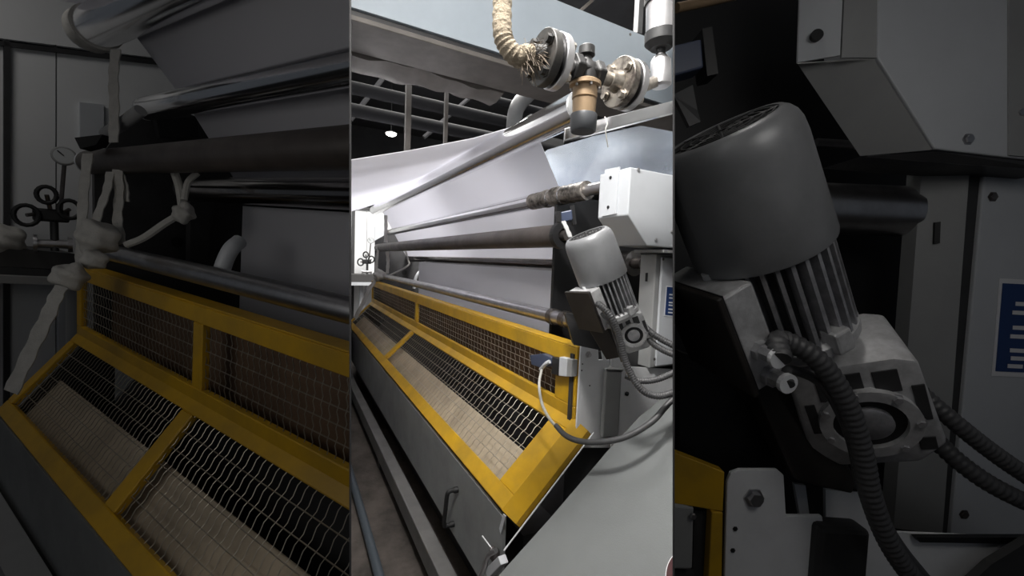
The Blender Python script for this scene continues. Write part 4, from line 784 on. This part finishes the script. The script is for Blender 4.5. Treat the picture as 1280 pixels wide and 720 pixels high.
# cover box
rb = thing('cover_box', 'grey cover box with chamfered bottom above the large dim motor', 'box', dz(1150, 190, 1.2))
fz = 1.18
bm = newbm(); prism(bm, [dz(1099, -60, fz), dz(1097, 72, fz), dz(1169, 186, fz), dz(1265, 197, fz), dz(1330, 204, fz), dz(1330, -60, fz)], RR.D(0, 0.20, 0)); bev(bm, 0.004); obj('box_shell', bm, 'light_grey', rb, Br)
k0, k1, k2 = dz(1097.5, 74, fz + 0.006), dz(1168, 187, fz + 0.006), dz(1075, 195, fz + 0.11); kn = (k1 - k0).cross(k2 - k0); k3 = dz(997, 80, 1.0) - CAM; k3 = CAM + k3 * ((k0 - CAM).dot(kn) / k3.dot(kn))
bm = newbm(); prism(bm, [k0, k1, k2, k3], RR.D(0, 0.004, 0.006)); obj('chamfer_floor', bm, 'mid_grey', rb, Br)
bm = newbm(); prism(bm, [dz(1058, -60, 1.20), dz(1098, -60, 1.184), dz(1096, 72, 1.184), dz(1052, 72, 1.20)], RR.D(0, 0.006, 0)); obj('side_return', bm, 'mid_grey', rb, Br)
bm = newbm(); prism(bm, [dz(1002, -60, 1.26), dz(1056, -60, 1.20), dz(1050, 69, 1.20), dz(997, 78, 1.26)], RR.D(0, 0.006, 0)); obj('side_flange', bm, 'light_grey', rb, Br)
bm = newbm(); lathe(bm, dz(1021, 44, 1.225), RR.D(-0.2, -1, 0), [(-0.008, 0.016), (0.004, 0.016)], 18); obj('flange_hole', bm, 'black', rb, Br)
for x, y, r in ((1210, 174, 0.015), (1275, 141, 0.014)): bolt(rb, dz(x, y, fz - 0.001), RR.D(0, -1, 0), r * 0.8, 0.008, 'steel', Br, 'screw')
bm = newbm(); prism(bm, [dz(1262, -60, fz - 0.006), dz(1330, -60, fz - 0.006), dz(1330, 200, fz - 0.006), dz(1262, 194, fz - 0.006)], RR.D(0, 0.005, 0)); obj('side_panel', bm, 'mid_grey', rb, Br)
bm = newbm(); prism(bm, [dz(1075, 196, 1.22), dz(1170, 189, fz + 0.01), dz(1330, 207, fz + 0.01), dz(1330, 214, fz + 0.01), dz(1180, 204, 1.2)], RR.D(0, 0.15, 0)); obj('bottom_lip', bm, 'frame_dark', rb, Br)
# column cabinet
rc = thing('column_cabinet', 'grey metal column with a blue notice at the right edge of the dim right bay', 'cabinet', dz(1220, 660, 1.3))
cz = 1.30
bm = newbm(); prism(bm, [dz(1152, 214, cz + 0.05), dz(1212, 212, cz), dz(1178, 668, cz), dz(1117, 660, cz + 0.05)], RR.D(0, 0.05, 0)); obj('column_side', bm, 'mid_grey', rc, Br)
bm = newbm(); prism(bm, [dz(1212, 212, cz + 0.012), dz(1232, 212, cz + 0.012), dz(1190, 674, cz + 0.012), dz(1178, 668, cz + 0.012)], RR.D(0, 0.05, 0)); obj('shadow_gap', bm, 'frame_dark', rc, Br)
bm = newbm(); prism(bm, [dz(1231, 213, cz), dz(1330, 218, cz), dz(1330, 682, cz), dz(1188, 674, cz)], RR.D(0, 0.08, 0)); bev(bm, 0.004); obj('front_panel', bm, 'light_grey', rc, Br)
bm = newbm(); prism(bm, [dz(1169, 278, cz + 0.024), dz(1176, 277, cz + 0.018), dz(1175, 304, cz + 0.018), dz(1168, 305, cz + 0.024)], RR.D(0, 0.005, 0)); obj('slot_hole', bm, 'black', rc, Br)
for x, y in ((1241, 246), (1205, 643)): bolt(rc, dz(x, y, cz - 0.001), RR.D(0, -1, 0), 0.012, 0.006, 'dark_steel', Br, 'screw')
bm = newbm(); prism(bm, [dz(1250, 348, cz - 0.003), dz(1330, 352, cz - 0.003), dz(1330, 474, cz - 0.003), dz(1240, 470, cz - 0.003)], RR.D(0, 0.002, 0)); obj('notice_border', bm, 'white_ink', rc, Br)
s0, s1, s2, s3 = dz(1254, 354, cz - 0.005), dz(1330, 358, cz - 0.005), dz(1330, 468, cz - 0.005), dz(1245, 464, cz - 0.005)
bm = newbm(); prism(bm, [s0, s1, s2, s3], RR.D(0, 0.002, 0)); rs = obj('notice_field', bm, 'blue_sign', rc, Br)
for f0, xx in ((0.20, 0.22), (0.30, 0.18), (0.47, 0.20), (0.57, 0.17), (0.73, 0.18), (0.82, 0.20), (0.91, 0.16)):
    a0, a1 = s0.lerp(s3, f0), s1.lerp(s2, f0)
    for g0, g1 in ((xx, xx + 0.22), (xx + 0.25, xx + 0.5), (xx + 0.53, xx + 0.75)):
        bm = newbm(); boxv(bm, a0.lerp(a1, g0) - FWD * 0.002, (a1 - a0) * (g1 - g0), (s3 - s0) * 0.045, FWD * 0.0015); obj('text_line', bm, 'white_ink', rs, Br)
# roller stub and dark interior
rt = thing('guide_roller', 'short visible end of a steel roller between the dim motor and its column', 'roller', dz(1130, 260, 1.42))
bm = newbm(); lathe(bm, dz(960, 258, 1.42), RR.D(1, 0, 0), [(0, 0.085), (0.46, 0.085), (0.475, 0.07)], 36); obj('roll_body', bm, 'steel', rt, Br, True)
bm = newbm(); lathe(bm, dz(960, 258, 1.42), RR.D(1, 0, 0), [(0.475, 0.05), (0.56, 0.05)], 20); obj('shaft_end', bm, 'black', rt, Br, True)
bm = newbm(); tube(bm, [dz(1020, 178, 1.45), dz(1110, 184, 1.45)], 0.014, 10); obj('tie_rod', bm, 'steel', None, Br, True, 'slim bright rod under the dim grey cover box', 'rod')
bm = newbm(); boxv(bm, RR.P(0.3, 1.62, -1.54), RR.D(2.4, 0, 0), RR.D(0, 0.03, 0), RR.D(0, 0, 3.4)); obj('bearing_plate', bm, 'black', None, Br, False, 'black machine side plate behind the large dim motor', 'plate')
# lower brackets
rk = thing('side_frame', 'white bolted bracket plates below the large dim motor', 'frame', dz(960, 720, 1.0))
rz = 1.02
bm = newbm(); prism(bm, [dz(909, 604, rz), dz(914, 591, rz), dz(925, 587, rz), dz(972, 587, rz), dz(980, 594, rz), dz(983, 645, rz), dz(1028, 645, rz), dz(1031, 662, rz), dz(1018, 760, rz), dz(905, 760, rz)], RR.D(0, 0.012, 0)); bev(bm, 0.003); obj('corner_plate', bm, 'white_plate', rk, Br)
bolt(rk, dz(942, 622, rz - 0.001), RR.D(0, -1, 0), 0.019, 0.016, 'steel', Br)
for x, y in ((919, 661), (916, 688)): bolt(rk, dz(x, y, rz - 0.001), RR.D(0, -1, 0), 0.005, 0.003, 'black', Br, 'rivet')
bm = newbm(); prism(bm, [dz(1026, 660, rz - 0.03), dz(1090, 664, rz - 0.03), dz(1082, 760, rz - 0.03), dz(1018, 760, rz - 0.03)], RR.D(0, 0.06, 0)); bev(bm, 0.012); obj('box_post', bm, 'frame_dark', rk, Br)
bm = newbm(); prism(bm, [dz(993, 605, 1.08), dz(1007, 607, 1.08), dz(1012, 645, 1.08), dz(1000, 645, 1.08)], RR.D(0, 0.01, 0)); obj('small_tab', bm, 'white_plate', rk, Br)
bm = newbm(); prism(bm, [dz(1032, 612, 1.10), dz(1085, 618, 1.10), dz(1100, 665, 1.10), dz(1330, 676, 1.10), dz(1330, 760, 1.10), dz(1034, 760, 1.10)], RR.D(0, 0.01, 0)); obj('rear_plate', bm, 'white_plate', rk, Br)
bm = newbm(); prism(bm, [dz(1145, 672, 1.08), dz(1330, 672, 1.08), dz(1330, 681, 1.08), dz(1150, 678, 1.08)], RR.D(0, 0.015, 0)); obj('plate_edge', bm, 'black', rk, Br)
bm = newbm(); prism(bm, [dz(1180, 760, 1.04), dz(1240, 705, 1.04), dz(1330, 650, 1.04), dz(1330, 760, 1.04)], RR.D(0, 0.02, 0)); obj('lower_cover', bm, 'frame_dark', rk, Br)
# yellow guard corner
ry = thing('safety_guard', 'yellow guard corner with a grey switch bracket at the left of the dim right bay', 'guard', dz(870, 720, 1.0))
bm = newbm(); prism(bm, [dz(835, 562, 1.04), dz(906, 590, 1.0), dz(904, 640, 1.0), dz(835, 628, 1.04)], RR.D(0, 0.03, 0)); bev(bm, 0.003); obj('top_rail', bm, 'yellow', ry, Br)
bm = newbm(); prism(bm, [dz(890, 640, 1.0), dz(904, 641, 1.0), dz(902, 760, 1.0), dz(884, 760, 1.0)], RR.D(0, 0.03, 0)); bev(bm, 0.003); obj('end_post', bm, 'yellow', ry, Br)
bm = newbm(); prism(bm, [dz(830, 630, 1.03), dz(868, 634, 1.02), dz(866, 712, 1.02), dz(830, 712, 1.03)], RR.D(0, 0.03, 0)); bev(bm, 0.006); obj('switch_bracket', bm, 'mid_grey', ry, Br)
bm = newbm(); prism(bm, [dz(868, 638, 1.04), dz(889, 640, 1.03), dz(884, 760, 1.03), dz(830, 760, 1.04), dz(830, 712, 1.045), dz(866, 712, 1.045)], RR.D(0, 0.01, 0)); obj('inner_panel', bm, 'frame_dark', ry, Br)
bolt(ry, dz(866, 645, 1.015), RR.D(0, -1, 0), 0.007, 0.006, 'steel', Br)
